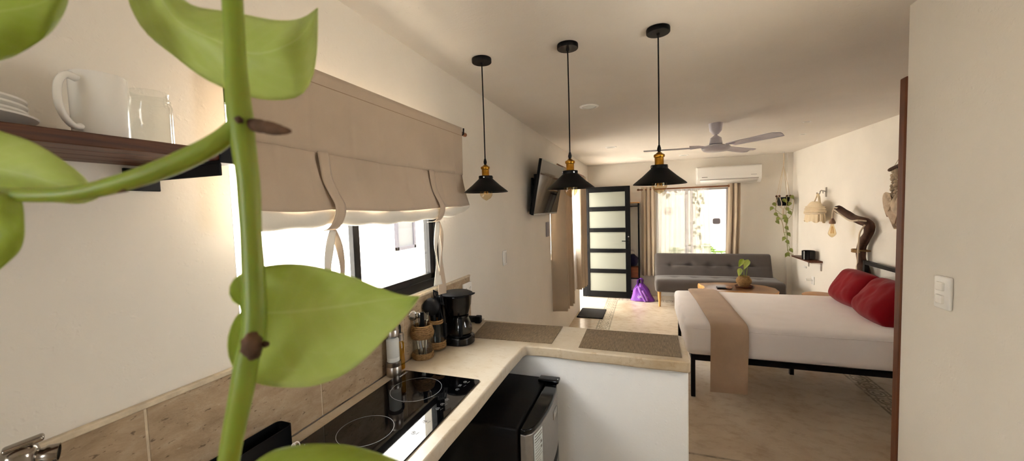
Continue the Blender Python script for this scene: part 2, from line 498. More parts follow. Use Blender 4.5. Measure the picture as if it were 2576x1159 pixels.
    def sphere(s, c, r, n=20, sc=(1, 1, 1)):
        return s.lathe([(r * sc[0] * math.sin(PI * i / n), -r * sc[2] * math.cos(PI * i / n)) for i in range(n + 1)], c, n)

def world_off(o):
    v = V((0, 0, 0))
    while o is not None:
        v += o.location; o = o.parent
    return v

def obj(name, mb, mat, parent=None, bevel=0, seg=2, sub=0, solid=0, smooth=True, angle=40, weld=False):
    bm = mb.bm
    if weld: bmesh.ops.remove_doubles(bm, verts=bm.verts, dist=1e-6)
    bmesh.ops.recalc_face_normals(bm, faces=bm.faces)
    me = bpy.data.meshes.new(name)
    if parent is None:
        xs = [v.co for v in bm.verts]
        lo = V((min(v[i] for v in xs) for i in range(3))); hi = V((max(v[i] for v in xs) for i in range(3)))
        off = V(((lo.x + hi.x) / 2, (lo.y + hi.y) / 2, lo.z))
    else:
        off = world_off(parent)
    bmesh.ops.translate(bm, verts=bm.verts, vec=-off)
    bm.to_mesh(me); bm.free()
    mats = mat if isinstance(mat, list) else [mat]
    for k in mats: me.materials.append(M[k] if isinstance(k, str) else k)
    o = bpy.data.objects.new(name, me)
    COL.objects.link(o)
    if parent is None: o.location = off
    else: o.parent = parent
    if smooth:
        me.shade_smooth(); me.set_sharp_from_angle(angle=math.radians(angle))
    if solid:
        md = o.modifiers.new('thickness', 'SOLIDIFY'); md.thickness = solid; md.offset = 0
    if bevel:
        md = o.modifiers.new('bevel', 'BEVEL'); md.width = bevel; md.segments = seg; md.limit_method = 'ANGLE'
    if sub:
        md = o.modifiers.new('subdivision', 'SUBSURF'); md.levels = sub; md.render_levels = sub
    return o

def tag(o, label, cat, group=None, kind=None):
    o['label'] = label; o['category'] = cat
    if group: o['group'] = group
    if kind: o['kind'] = kind
    return o
def thing(name, label, cat, loc=(0, 0, 0), group=None):
    o = bpy.data.objects.new(name, None); COL.objects.link(o); o.location = loc
    o.empty_display_size = .1
    return tag(o, label, cat, group)
def struct(name, mb, mat, label, cat, **kw):
    return tag(obj(name, mb, mat, **kw), label, cat, kind='structure')
def copy_tree(o, parent=None):
    c = o.copy(); COL.objects.link(c)
    if parent: c.parent = parent
    for ch in [x for x in bpy.data.objects if x.parent == o]: copy_tree(ch, c)
    return c
def spline(pts, n):
    """Catmull-Rom through pts, n+1 samples"""
    P = [V(p) if len(p) == 3 else V((p[0], p[1], 0)) for p in pts]
    L = [0]
    for a, b in zip(P, P[1:]): L.append(L[-1] + max((b - a).length, 1e-9))
    out = []
    for i in range(n + 1):
        d = L[-1] * i / n; k = 0
        while k < len(P) - 2 and d > L[k + 1]: k += 1
        t = (d - L[k]) / (L[k + 1] - L[k])
        p0, p1, p2, p3 = P[max(k - 1, 0)], P[k], P[k + 1], P[min(k + 2, len(P) - 1)]
        out.append(.5 * ((2 * p1) + (p2 - p0) * t + (2 * p0 - 5 * p1 + 4 * p2 - p3) * t * t + (3 * p1 - p0 - 3 * p2 + p3) * t ** 3))
    return out
def taper_tube(mb, pts, rs, n, seg=14, flat=1.0, jitter=None):
    S4 = spline(pts, n); P_ = [V(p) for p in pts]
    L_ = [0]
    for a, b in zip(P_, P_[1:]): L_.append(L_[-1] + max((b - a).length, 1e-9))
    out = []
    for i in range(n + 1):
        d = L_[-1] * i / n; k = 0
        while k < len(P_) - 2 and d > L_[k + 1]: k += 1
        t = (d - L_[k]) / (L_[k + 1] - L_[k]); t = t * t * (3 - 2 * t)
        r = rs[k] + (rs[k + 1] - rs[k]) * t
        out.append(r * (jitter(S4[i]) if jitter else 1))
    mb.tube(S4, out, seg, flat=flat)
    return S4
def text_mb(body, size, mx, ext=.0006):
    cu = bpy.data.curves.new('lettering', 'FONT'); cu.body = body; cu.size = size; cu.extrude = ext; cu.align_x = 'CENTER'; cu.align_y = 'CENTER'
    o = bpy.data.objects.new('lettering_tmp', cu); COL.objects.link(o)
    dg = bpy.context.evaluated_depsgraph_get()
    me = bpy.data.meshes.new_from_object(o.evaluated_get(dg))
    mb = MB(); mb.bm.from_mesh(me)
    bmesh.ops.transform(mb.bm, matrix=mx, verts=mb.bm.verts)
    bpy.data.objects.remove(o); bpy.data.curves.remove(cu); bpy.data.meshes.remove(me)
    return mb
def frame_mx(o, x, y):
    x = V(x).normalized(); z = x.cross(V(y)).normalized(); y = z.cross(x)
    mm = Matrix.Identity(4)
    for i in range(3): mm[i][0], mm[i][1], mm[i][2], mm[i][3] = x[i], y[i], z[i], o[i]
    return mm

def rrect(x0, x1, y0, y1, r, n=5):
    out = []
    for (cx, cy, a0) in ((x1 - r, y1 - r, 0), (x0 + r, y1 - r, 90), (x0 + r, y0 + r, 180), (x1 - r, y0 + r, 270)):
        for k in range(n + 1):
            an = math.radians(a0 + 90 * k / n); out.append((cx + r * math.cos(an), cy + r * math.sin(an)))
    return out

# ------------------------------------------------------------------ room shell
def wall_boxes(axis, a0, a1, c0, c1, z0, z1, openings):
    """axis 'y': wall runs along y between a0..a1, thick in x c0..c1"""
    mb = MB()
    cuts = sorted(openings)
    def bx(p, q, za, zb):
        if q - p < 1e-6 or zb - za < 1e-6: return
        if axis == 'y': mb.box(c0, c1, p, q, za, zb)
        else: mb.box(p, q, c0, c1, za, zb)
    cur = a0
    for (p, q, za, zb) in cuts:
        bx(cur, p, z0, z1); bx(p, q, z0, za); bx(p, q, zb, z1); cur = q
    bx(cur, a1, z0, z1)
    return mb
WT = .15
W1 = (.726, 1.83, 1.318, 2.12); W2 = (4.38, 5.80, 1.10, 2.0); D1 = (6.36, 7.30, 0, 2.11)
W3 = (.19, 1.38, .45, 1.985)
O4_FILL = (1.10, 1.44, 1.35, 1.95); W5_FILL = (-.98, -.48, 1.3, 2.1)  # unseen openings in the right and near walls, added to light the kitchen
YN = -1.7; XP = 1.042; YP = 2.089
struct('wall_left', wall_boxes('y', YN, YB + .15, XW - WT, XW, 0, H, [W1, W2, D1]), 'wall', 'long left plaster wall with kitchen window, curtained window and entry doorway', 'wall', smooth=False)
struct('wall_back', wall_boxes('x', XW - WT, XR + WT, YB, YB + WT, 0, H, [W3]), 'wall', 'far plaster wall behind the grey sofa', 'wall', smooth=False)
struct('wall_right', wall_boxes('y', YP - .12, YB + .15, XR, XR + WT, 0, H, []), 'wall', 'right plaster wall behind the bed headboard', 'wall', smooth=False)
struct('wall_partition', wall_boxes('y', YN, YP, XP, XP + .12, 0, H, [O4_FILL]), 'wall', 'near right partition wall with the double switch plate', 'wall', smooth=False)
struct('wall_return', MB().box(XP + .12, XR, YP - .12, YP - .002, 0, H), 'wall', 'short wall running from the partition to the right wall', 'wall', smooth=False)
struct('wall_near', wall_boxes('x', XW - WT, XP + .12, YN - WT, YN, 0, H, [W5_FILL]), 'wall', 'wall behind the viewer', 'wall', smooth=False)
struct('ceiling', MB().box(XW - WT - .35, XR + WT + .3, YN - WT - .4, YB + WT + .3, H, H + .16), 'ceil', 'flat beige plaster ceiling', 'ceiling', smooth=False)
struct('floor', MB().box(XW - WT, XR + WT, YN - WT, YB + WT, -.12, 0), 'floor', 'polished cement floor with a stencilled border', 'floor', smooth=False)
struct('wall_peninsula', MB().box(XW + .001, .171, 1.803, 2.125, 0, .979), 'white_wall', 'white plastered half wall under the breakfast bar', 'wall', bevel=.006)
struct('wall_counter', MB().box(XW + .001, -.62, .30, .42, 0, .979), 'white_wall', 'white support wall under the kitchen worktop', 'wall', bevel=.004)
struct('trim_1', MB().box(2.235, XR - .001, 7.53, YB - .001, 0, H - .001), 'wall', 'narrow boxed-in strip in the far right corner', 'trim', smooth=False)
struct('ground', MB().box(-14, 16, -14, 30, -.3, -.14), 'ground', 'pale ground outside the house', 'ground', smooth=False)

# backsplash: travertine tiles with grout
mb = MB()
ys = [-.9, -.45, .025, .50, .975, 1.45, 1.925, 2.157]
for a, b in zip(ys, ys[1:]):
    mb.box(XW + .001, XW + .012, a + .0025, b - .0025, CZ + .001, 1.302)
o = struct('trim_2', mb, 'travertine', 'travertine tile backsplash along the kitchen worktop', 'backsplash', bevel=.002)
mb = MB().box(XW + .0005, XW + .010, -.9, 2.157, CZ + .001, 1.302)
mb.box(XW + .0005, XW + .016, -.9, .722, 1.302, 1.316); mb.box(XW + .0005, XW + .016, 1.834, 2.157, 1.302, 1.314)
mb.box(XW - .03, XW + .022, .728, 1.834, 1.302, 1.317)
obj('grout', mb, 'grout', o, bevel=.003)

# ------------------------------------------------------------------ kitchen window
mb = MB(); x0, x1 = XW - .075, XW - .012; a, b, z0, z1 = W1[0] + .001, W1[1] - .001, W1[2] + .001, W1[3] - .001
mb.box(x0, x1, a, b, z0, z0 + .045); mb.box(x0, x1, a, b, z1 - .04, z1); mb.box(x0, x1, a, a + .010, z0, z1); mb.box(x0, x1, b - .045, b, z0, z1)
win = struct('window_1', mb, 'frame_black', 'black sliding window above the kitchen worktop', 'window', bevel=.003)
mb = MB()
def sash(mb, xa, xb, ya, yb, za, zb, w, wl=None):
    wl = wl or w
    mb.box(xa, xb, ya, yb, za, za + w); mb.box(xa, xb, ya, yb, zb - w, zb); mb.box(xa, xb, ya, ya + w, za, zb); mb.box(xa, xb, yb - w, yb, za, zb)
sash(mb, x0 + .034, x0 + .058, 1.195, b - .045, z0 + .04, z1 - .04, .035)
obj('sash', mb, 'frame_black', win, bevel=.002)
mb = MB(); xa, xb = x0 + .004, x0 + .028
mb.box(xa, xb, a + .010, 1.227, z0 + .04, z0 + .075); mb.box(xa, xb, a + .010, 1.227, z1 - .075, z1 - .04); mb.box(xa, xb, 1.227, 1.262, z0 + .04, z1 - .04)
obj('sash', mb, 'charcoal_frame', win, bevel=.002)
obj('pane', MB().box(x0 + .044, x0 + .048, 1.23, b - .08, z0 + .07, z1 - .07), 'pane', win)
obj('pane', MB().box(x0 + .014, x0 + .018, a + .010, 1.228, z0 + .07, z1 - .07), 'pane', win)

# side window of the living area
def plain_window(name, W, xa, xb, mat, label, mull=None):
    a, b, z0, z1 = W[0] + .001, W[1] - .001, W[2] + .001, W[3] - .001
    mb = MB(); sash(mb, xa, xb, a, b, z0, z1, .045)
    if mull: mb.box(xa, xb, mull - .03, mull + .03, z0, z1)
    w = struct(name, mb, mat, label, 'window', bevel=.003)
    obj('pane', MB().box((xa + xb) / 2 - .002, (xa + xb) / 2 + .002, a + .045, b - .045, z0 + .045, z1 - .045), 'pane', w)
    return w
plain_window('window_2', W2, XW - .10, XW - .05, 'white_frame', 'side window behind the sheer curtain on the left wall', 5.2)
# far window (along x)
a, b, z0, z1 = W3[0] + .001, W3[1] - .001, W3[2] + .001, W3[3] - .001
mb = MB(); ya, yb = YB + .03, YB + .09
for q in ((a, b, z0, z0 + .05), (a, b, z1 - .03, z1), (a, a + .03, z0, z1), (b - .03, b, z0, z1)): mb.box(q[0], q[1], ya, yb, q[2], q[3])
win3 = struct('window_3', mb, 'white_frame', 'large sliding window behind the sofa looking onto the garden', 'window', bevel=.003)
mb = MB()
mb.box(.675, .735, ya + .002, ya + .028, z0 + .05, z1 - .03); mb.box(.77, .815, ya + .03, ya + .056, z0 + .05, z1 - .03)
obj('stile', mb, 'white_frame', win3, bevel=.003)
obj('pane', MB().box(a + .03, .70, ya + .013, ya + .017, z0 + .05, z1 - .03), 'pane', win3)
obj('pane', MB().box(.79, b - .03, ya + .041, ya + .045, z0 + .05, z1 - .03), 'pane', win3)
c1 = PY(1793, 549, YB + .065); c2 = PY(1812, 563, YB + .065)
mb = MB().prism(rrect(min(c1.x, c2.x), max(c1.x, c2.x), min(c1.z, c2.z), max(c1.z, c2.z), .03), -.003, .003, mx=Matrix(((1, 0, 0, 0), (0, 0, -1, YB + .066), (0, 1, 0, 0), (0, 0, 0, 1))))
tag(obj('window_sticker', mb, 'grey_plate'), 'small grey rounded sticker on the right pane of the garden window', 'sticker')
# unseen window behind the viewer, added as fill light
a, b, z0, z1 = W5_FILL
mb = MB()
for q in ((a, b, z0, z0 + .04), (a, b, z1 - .04, z1), (a, a + .04, z0, z1), (b - .04, b, z0, z1), (-.71, -.69, z0, z1)): mb.box(q[0] + .001, q[1] - .001, YN - .09, YN - .04, q[2] + .001, q[3] - .001)
struct('fill_window', mb, 'frame_black', 'unseen window added for fill light in the wall behind the viewer', 'window', bevel=.003)

# ------------------------------------------------------------------ entry door (open, hinged at the far jamb)
mb = MB()
mb.box(XW - .09, XW - .02, D1[0] + .001, D1[0] + .04, 0.001, D1[3] - .001); mb.box(XW - .09, XW - .02, D1[1] - .04, D1[1] - .001, 0.001, D1[3] - .001)
mb.box(XW - .09, XW - .02, D1[0] + .04, D1[1] - .04, D1[3] - .04, D1[3] - .001)
struct('trim_3', mb, 'charcoal_frame', 'black metal frame of the entry doorway', 'door frame', bevel=.003)
DX0, DX1, DY0, DY1, DZ1 = XW - .018, -.268, 7.225, 7.268, 2.075
mb = MB()
mb.box(DX0, DX0 + .075, DY0, DY1, .02, DZ1); mb.box(DX1 - .088, DX1, DY0, DY1, .02, DZ1)
rails = [(.02, .125), (.468, .545), (.852, .925), (1.235, 1.312), (1.622, 1.705), (1.975, DZ1)]
for r0, r1 in rails: mb.box(DX0 + .075, DX1 - .088, DY0 + .001, DY1 - .001, r0, r1)
door = struct('door_1', mb, 'charcoal_frame', 'open entry door, black frame with five frosted panes', 'door', bevel=.003)
for (r0, r1), (s0, s1) in zip(rails, rails[1:]):
    obj('pane', MB().box(DX0 + .074, DX1 - .087, DY0 + .016, DY0 + .024, r1 - .001, s0 + .001), 'frost', door)
mb = MB().box(DX1 - .05, DX1 - .02, DY0 - .008, DY0, 1.02, 1.2)
mb.tube([(DX1 - .035, DY0 - .004, 1.07), (DX1 - .035, DY0 - .045, 1.07), (DX1 - .05, DY0 - .05, 1.07), (DX1 - .15, DY0 - .05, 1.072)], .008, 10)
obj('handle', mb, 'black_metal', door, bevel=.002)
obj('lock', MB().lathe([(0, 0), (.012, 0), (.012, .006), (0, .006)], n=16, mx=frame_mx(V((DX1 - .035, DY0 - .009, 1.15)), (1, 0, 0), (0, 0, 1))), 'steel', door)

# wooden sliding door slab at the end of the partition
mb = MB().box(XP - .006, 1.9, YP - .001, YP + .044, .015, 2.225)
struct('door_2', mb, 'door_wood', 'dark wooden door seen edge-on at the end of the near right wall', 'door', bevel=.006)

# ------------------------------------------------------------------ worktop
poly = [(XW + .013, -.95), (-.583, -.95)]
for i in range(13): poly.append((-.583 + .004 * math.sin(i * 2.1) - .006 * (i % 3 == 1), -.5 + 2.26 * i / 12))
poly += [(-.575, 1.785)]
for i in range(9): poly.append((-.5 + .6 * i / 8, 1.789 - .014 * i / 8 + .003 * math.sin(i * 1.7)))
poly += [(.165, 1.772), (.176, 1.782), (.178, 1.80), (.178, 2.105), (.172, 2.128), (.155, 2.137), (-.4, 2.147), (XW + .013, 2.157)]
wt = obj('kitchen_worktop', MB().prism(poly, .98, CZ), 'worktop', bevel=.007, seg=3, angle=50)
tag(wt, 'L-shaped cream polished cement worktop of the kitchen and breakfast bar', 'worktop')

# ------------------------------------------------------------------ cooktop
ck = thing('induction_cooktop', 'black glass two-ring cooktop set in the worktop', 'cooktop', (-.815, 1.08, CZ))
cx0, cx1, cy0, cy1 = -.996, -.637, .79, 1.364
obj('glass_top', MB().prism(rrect(cx0, cx1, cy0, cy1, .01), CZ + .0005, CZ + .0055), 'ceramic_glass', ck, bevel=.001)
def ring_mb(c, r, w, z0, z1, n=72):
    return MB().lathe([(r - w, z0), (r + w, z0), (r + w, z1), (r - w, z1)], (c[0], c[1], 0), n, closed=True)
zt = CZ + .0056
for c, r in (((-.846, 1.224), .097), ((-.843, .938), .086)):
    obj('burner_ring', ring_mb(c, r, .0006, zt, zt + .0003), 'ink_mid', ck)
def icon_ring(mb, c, r, a0, a1):
    pts = [V((c[0] + r * math.cos(math.radians(a)), c[1] + r * math.sin(math.radians(a)), zt + .0004)) for a in range(a0, a1 + 1, 15)]
    mb.tube(pts, .00045, 6)
for i, (yy, kind) in enumerate(((1.329, 'o'), (1.297, 'e'), (1.263, 'c'), (1.182, 'c'), (1.149, 'm'), (1.118, 'k'), (1.035, 'o'), (.97, 'o'))):
    mb = MB(); c = (-.688, yy)
    if kind != 'e':
        icon_ring(mb, c, .0068, 20, 380 if kind == 'o' else 330)
        mb.tube([(c[0] - .003, c[1], zt + .0004), (c[0] + .003, c[1] + .002, zt + .0004)], .0007, 6)
    else:
        for k in (-.006, 0, .006): mb.tube([(c[0] - .012, c[1] + k - .001, zt + .0004), (c[0] - .002, c[1] + k, zt + .0004)], .0007, 6)
        mb.tube([(c[0] - .002, c[1] - .007, zt + .0004), (c[0] - .002, c[1] + .007, zt + .0004)], .0007, 6)
    if kind in 'oemk': mb.tube([(c[0] + .012, c[1] - .006, zt + .0004), (c[0] + .016, c[1] + .008, zt + .0004)], .00045, 6)
    obj('touch_icon', mb, 'ink_mid', ck)
obj('brand_lettering', text_mb('SANGKEE', .0125, frame_mx(V((-.9745, 1.322, zt)), (0, 1, 0), (-1, 0, 0)), .0002), 'ink_white', ck)

# ------------------------------------------------------------------ fridge
fr = thing('mini_fridge', 'black and silver two-door mini fridge under the worktop', 'fridge', (-.68, 1.56, 0))
FY0, FY1, FZ = 1.325, 1.792, .88
obj('cabinet', MB().rbox((-.715, (FY0 + FY1) / 2, FZ / 2 + .012), (.49, FY1 - FY0, FZ - .024), .012, (2, 2, 2)), 'matte_black', fr)
def bow(y):  # bowed door front
    t = (y - (FY0 + FY1) / 2) / ((FY1 - FY0) / 2)
    return -.395 - .022 * t * t - .012 * t ** 8
def door_mb(z0, z1):
    front = [(bow(FY0 + (FY1 - FY0) * i / 24) - (.010 if i in (0, 24) else 0), FY0 + .001 + (FY1 - FY0 - .002) * i / 24) for i in range(25)]
    return MB().prism([(-.462, FY0 + .001)] + front + [(-.462, FY1 - .001)], z0, z1)
d = obj('freezer_door', door_mb(.60, FZ - .022), 'fridge_silver', fr, bevel=.003)
obj('door_cap', door_mb(FZ - .0215, FZ), 'gloss_black', d, bevel=.006, seg=3)
obj('handle_recess', door_mb(.560, .5995), 'matte_black', d)
mb = MB()
sy0, sy1, sz0, sz1 = 1.352, 1.425, .655, .848
bw = lambda y: bow(y) + .0012
mb.grid(lambda u, v: (bw(sy0 + (sy1 - sy0) * u), sy0 + (sy1 - sy0) * u, sz0 + (sz1 - sz0) * v), 6, 2)
st = obj('energy_label', mb, 'label_paper', d, solid=.0006)
mb = MB()
for k in range(15):
    z = sz1 - .008 - k * .0115
    y0 = sy0 + .006 + (0 if k < 3 else .002 * (k % 3)); y1 = sy1 - .006 - (.0 if k < 2 else .008 * ((k * 7) % 4))
    hgt = .0034 if k < 3 else .0016
    mb.grid(lambda u, v: (bw(y0 + (y1 - y0) * u) + .0009, y0 + (y1 - y0) * u, z - hgt * v), 5, 1)
for z in (.79, .77): mb.grid(lambda u, v: (bw(sy1 - .02 + .012 * u) + .0009, sy1 - .02 + .012 * u, z + .010 * v), 2, 1)
obj('printed_lines', mb, 'ink_grey', st, solid=.0004)
mb = MB().rbox((bow(1.62) + .002, 1.62, .80), (.006, .066, .036), .0028, (2, 4, 3), mx=None)
bd = obj('badge', mb, 'steel', d)
obj('badge_letters', text_mb('Dace', .019, frame_mx(V((bow(1.62) + .0052, 1.62, .80)), (0, 1, 0), (0, 0, 1)), .0004), 'ink_white', bd)
obj('fridge_door', door_mb(.03, .555), 'fridge_silver', fr, bevel=.003)
mb = MB().rbox((-.45, 1.748, FZ + .009), (.10, .05, .018), .006, (4, 3, 2))
hg = obj('hinge_cover', mb, 'gloss_black', fr)
obj('lock_mark', MB().box(-.408, -.404, 1.738, 1.745, FZ + .0182, FZ + .0186), 'ink_white', hg)
for x in (-.92, -.5):
    for y in (FY0 + .04, FY1 - .04): obj('foot', MB().lathe([(0, 0), (.016, 0), (.016, .026), (0, .026)], (x, y, 0), 12), 'matte_black', fr)

# ------------------------------------------------------------------ placemats
for q, lab in ((((1223, 809), (1416, 821), (1387, 865), (1187, 849)), 'woven brown placemat beside the coffee maker'), (((1477, 827), (1705, 843), (1715.5, 900), (1455.6, 874.6)), 'woven brown placemat at the open end of the breakfast bar')):
    P = [PZ(x, y, CZ) for x, y in q]
    P[1].y -= .006; P[0].y -= .004
    if q[0][0] > 1400:
        for p in P: p.y = min(p.y, 2.122)
    else:
        for p in P: p.y = min(p.y, 2.132)
    tag(obj('placemat', MB().prism([(p.x, p.y) for p in P][::-1], CZ + .0008, CZ + .0032), 'placemat', smooth=False), lab, 'placemat', 'woven placemats on the bar')

# ------------------------------------------------------------------ salt grinder, oil bottle
g = thing('salt_grinder', 'tall steel and clear grinder full of white salt at the cooktop corner', 'grinder', (-1.018, 1.318, CZ))
c = (-1.018, 1.318, CZ)
obj('steel_base', MB().lathe([(0, .001), (.030, .001), (.031, .003), (.031, .040), (.0302, .041), (.0302, .043), (.031, .044), (.031, .062), (0, .062)], c, 36), 'brushed_steel', g)
obj('clear_barrel', MB().lathe([(.0295, .0625), (.0295, .172), (.0265, .172), (.0265, .0625)], c, 36, closed=True), 'glass', g)
obj('salt', MB().lathe([(0, .0630), (.0262, .0630), (.0262, .078), (.0258, .0785), (.0258, .081), (.0262, .0815), (.0262, .155), (.018, .162), (0, .160)], c, 32), 'salt', g)
obj('steel_top', MB().lathe([(0, .1725), (.030, .1725), (.030, .196), (.0293, .197), (.0293, .199), (.030, .200), (.030, .236), (.027, .241), (0, .243)], c, 36), 'brushed_steel', g)
g = thing('oil_bottle', 'slim glass oil dispenser with black nozzle behind the salt grinder', 'oil bottle', (-1.030, 1.382, CZ))
c = (-1.030, 1.382, CZ)
obj('glass_body', MB().lathe([(0, .001), (.018, .001), (.019, .004), (.019, .115), (.011, .125), (.011, .128), (0, .128)], c, 28), 'oil', g)
obj('collar', MB().lathe([(0, .1282), (.0185, .1282), (.0185, .158), (.012, .162), (0, .162)], c, 28), 'brushed_steel', g)
mb = MB().lathe([(0, .1622), (.008, .1622), (.009, .185), (.006, .196), (0, .198)], c, 20)
obj('nozzle', mb, 'matte_black', g)
mb = MB()
for k in range(6): mb.box(c[0] - .004, c[0] + .008, c[1] - .0196, c[1] - .0190, CZ + .02 + k * .016, CZ + .0215 + k * .016)
obj('scale_marks', mb, 'ink_grey', g)

# ------------------------------------------------------------------ cutlery jar and contents
c = (-1.005, 1.522, CZ)
g = thing('cutlery_jar', 'glass jar with rope collar and rope foot holding cutlery', 'jar', c)
obj('glass_body', MB().lathe([(0, .002), (.044, .002), (.046, .006), (.046, .122), (.040, .135), (.040, .150), (.037, .150), (.037, .135), (.043, .120), (.043, .009), (0, .006)], c, 40), 'glass', g)
def ridged(r, z0, z1, k, bulge=0, t=.006):
    pr = []
    n = k * 6
    for i in range(n + 1):
        f = i / n
        pr.append((r + bulge * math.sin(PI * f) + .0022 * abs(math.sin(PI * f * k)), z0 + (z1 - z0) * f))
    return pr + [(r - .001, z1 + .0), (r - .001, z0)]
obj('rope_foot', MB().lathe(ridged(.0465, .0005, .030, 5, .004), c, 40, closed=True), 'rope', g)
pr = []
for i in range(49):
    f = i / 48
    rr = .0485 + .0065 * math.sin(min(1, f * 2.2) * PI / 2) - .011 * max(0, f - .45) / .55 + .0018 * abs(math.sin(f * 8 * PI))
    pr.append((rr, .097 + .060 * f))
pr += [(.041, .158), (.0405, .138), (.0466, .123), (.0466, .097)]
obj('rope_collar', MB().lathe(pr, c, 40, closed=True), 'rope', g)
def ladle_mb(a, b, w, bowl, br, side=V((0, 1, 0))):
    mb = MB(); mb.tube([a, (V(a) + V(b)) / 2, b], [w * .7, w, w * .8], 8, flat=.4)
    if bowl: 
        n = (V(b) - V(a)).normalized(); cc = V(b) + n * br
        mb.lathe([(br * math.sin(PI / 2 * i / 8), br * .35 * (1 - math.cos(PI / 2 * i / 8))) for i in range(9)] + [(br * .92, br * .36), (br * .6, br * .15), (0, br * .06)], n=20, mx=frame_mx(cc, n, n.cross(side)) @ Matrix.Rotation(0, 4, 'X'))
    return mb
cw = V(c)
spec = [('spoon', (-.012, -.012, .012), (-.028, -.020, .178), .0045, 1, .024, 'steel serving spoon leaning at the left in the cutlery jar', 'steel'),
        ('spoon', (.006, -.014, .012), (-.012, -.006, .186), .004, 1, .016, 'steel tablespoon upright in the middle of the cutlery jar', 'steel'),
        ('fork', (.012, .004, .012), (.022, .006, .17), .004, 0, 0, 'steel fork at the right side of the cutlery jar', 'steel'),
        ('fork', (0, -.002, .012), (-.008, .018, .165), .004, 0, 0, 'steel fork at the back of the cutlery jar', 'steel'),
        ('table_knife', (.004, -.006, .012), (.012, -.014, .16), .0045, 0, 0, 'table knife with black handle standing in the cutlery jar', 'steel')]
for nm, a, b, w, bowl, br, lab, mt in spec:
    A, B = cw + V(a), cw + V(b)
    if nm == 'table_knife':
        g = thing('table_knife', lab, 'knife', A)
        mid = A.lerp(B, .6)
        obj('blade', MB().tube([A, mid], [.005, .007], 8, flat=.2), 'steel', g)
        obj('handle', MB().tube([mid, mid.lerp(B, .3), B, B + (B - A) * .42], [.007, .010, .012, .009], 10, flat=.6), 'matte_black', g)
    elif nm == 'fork':
        mb = MB().tube([A, A.lerp(B, .5), B], [w * .8, w, w * .7], 8, flat=.4)
        n = (B - A).normalized(); sd = V((0.6, .8, 0))
        mb.tube([B, B + n * .012], [.004, .010], 8, flat=.3)
        for k in (-1, -.33, .33, 1): mb.tube([B + n * .011 + sd * .008 * k, B + n * .045 + sd * .009 * k], [.0018, .0012], 6)
        tag(obj('fork', mb, mt), lab, 'fork', 'cutlery in the rope-trimmed jar')
    else:
        tag(obj(nm, ladle_mb(A, B, w, bowl, br, V((.7, -.7, 0))), mt), lab, nm, 'cutlery in the rope-trimmed jar')

# ------------------------------------------------------------------ utensil jar and contents
c = (-.992, 1.630, CZ)
g = thing('utensil_jar', 'tapered glass jar with rope rim and braided base holding black utensils', 'jar', c)
obj('glass_body', MB().lathe([(0, .002), (.041, .002), (.043, .006), (.042, .05), (.034, .115), (.030, .140), (.031, .150), (.028, .150), (.027, .140), (.031, .115), (.039, .05), (.040, .009), (0, .006)], c, 40), 'glass', g)
obj('rope_rim', MB().lathe(ridged(.0318, .133, .152, 2, .001), c, 40, closed=True), 'rope', g)
obj('braided_base', MB().lathe(ridged(.0435, .012, .047, 3, .0), c, 40, closed=True), 'rope', g)
cw = V(c)
# ladle
b = PY(1090, 808, 1.64); t = PY(1088, 770, 1.632)
g2 = thing('ladle', 'black nylon spoon with round bowl standing in the rope-rimmed jar', 'utensil', cw + V((0.002, 0, .012)))
A = cw + V((.002, 0, .012)); B = V((t.x, t.y - .004, t.z - .03))
obj('handle', MB().tube([A, A.lerp(B, .5), B], [.009, .015, .014], 12, flat=.55), 'matte_black', g2)
n = (CAM - V((t.x, t.y, t.z))).normalized()
mx = frame_mx(V((t.x, t.y - .008, t.z)), V((1, 0, 0)) - n * n.x, n.cross(V((1, 0, 0)) - n * n.x))
R_ = .044
obj('bowl', MB().lathe([(0, R_ * .42)] + [(R_ * math.sin(PI / 2 * i / 10), R_ * .42 * math.cos(PI / 2 * i / 10)) for i in range(1, 11)] + [(R_ * .93, 0), (R_ * .6, R_ * .22), (0, R_ * .32)], n=32, mx=mx), 'matte_black', g2)
# slotted turner
A = cw + V((.006, .010, .012)); tl = PY(1089, 728, 1.662); tr_ = PY(1112, 738, 1.662); bl = PY(1092, 762, 1.660); br = PY(1118, 768, 1.660)
g2 = thing('slotted_turner', 'black slotted turner standing behind the round spoon', 'utensil', A)
obj('handle', MB().tube([A, (bl + br) / 2], [.007, .008], 10, flat=.55), 'matte_black', g2)
mb = MB(); nrm = V((.35, -.9, .2)).normalized() * .0012
def strip(u0, u1, v0, v1):
    f = lambda u, v: tl.lerp(tr_, u).lerp(bl.lerp(br, u), v)
    mb.add([f(u, v) + nrm * sgn for sgn in (1, -1) for (u, v) in ((u0, v0), (u1, v0), (u1, v1), (u0, v1))], [(0, 1, 2, 3), (7, 6, 5, 4), (0, 4, 5, 1), (1, 5, 6, 2), (2, 6, 7, 3), (3, 7, 4, 0)])
strip(0, 1, 0, .16); strip(0, 1, .8, 1.0)
for k in range(5): strip(k * .215, k * .215 + .14, .16, .8)
obj('slotted_head', mb, 'matte_black', g2)

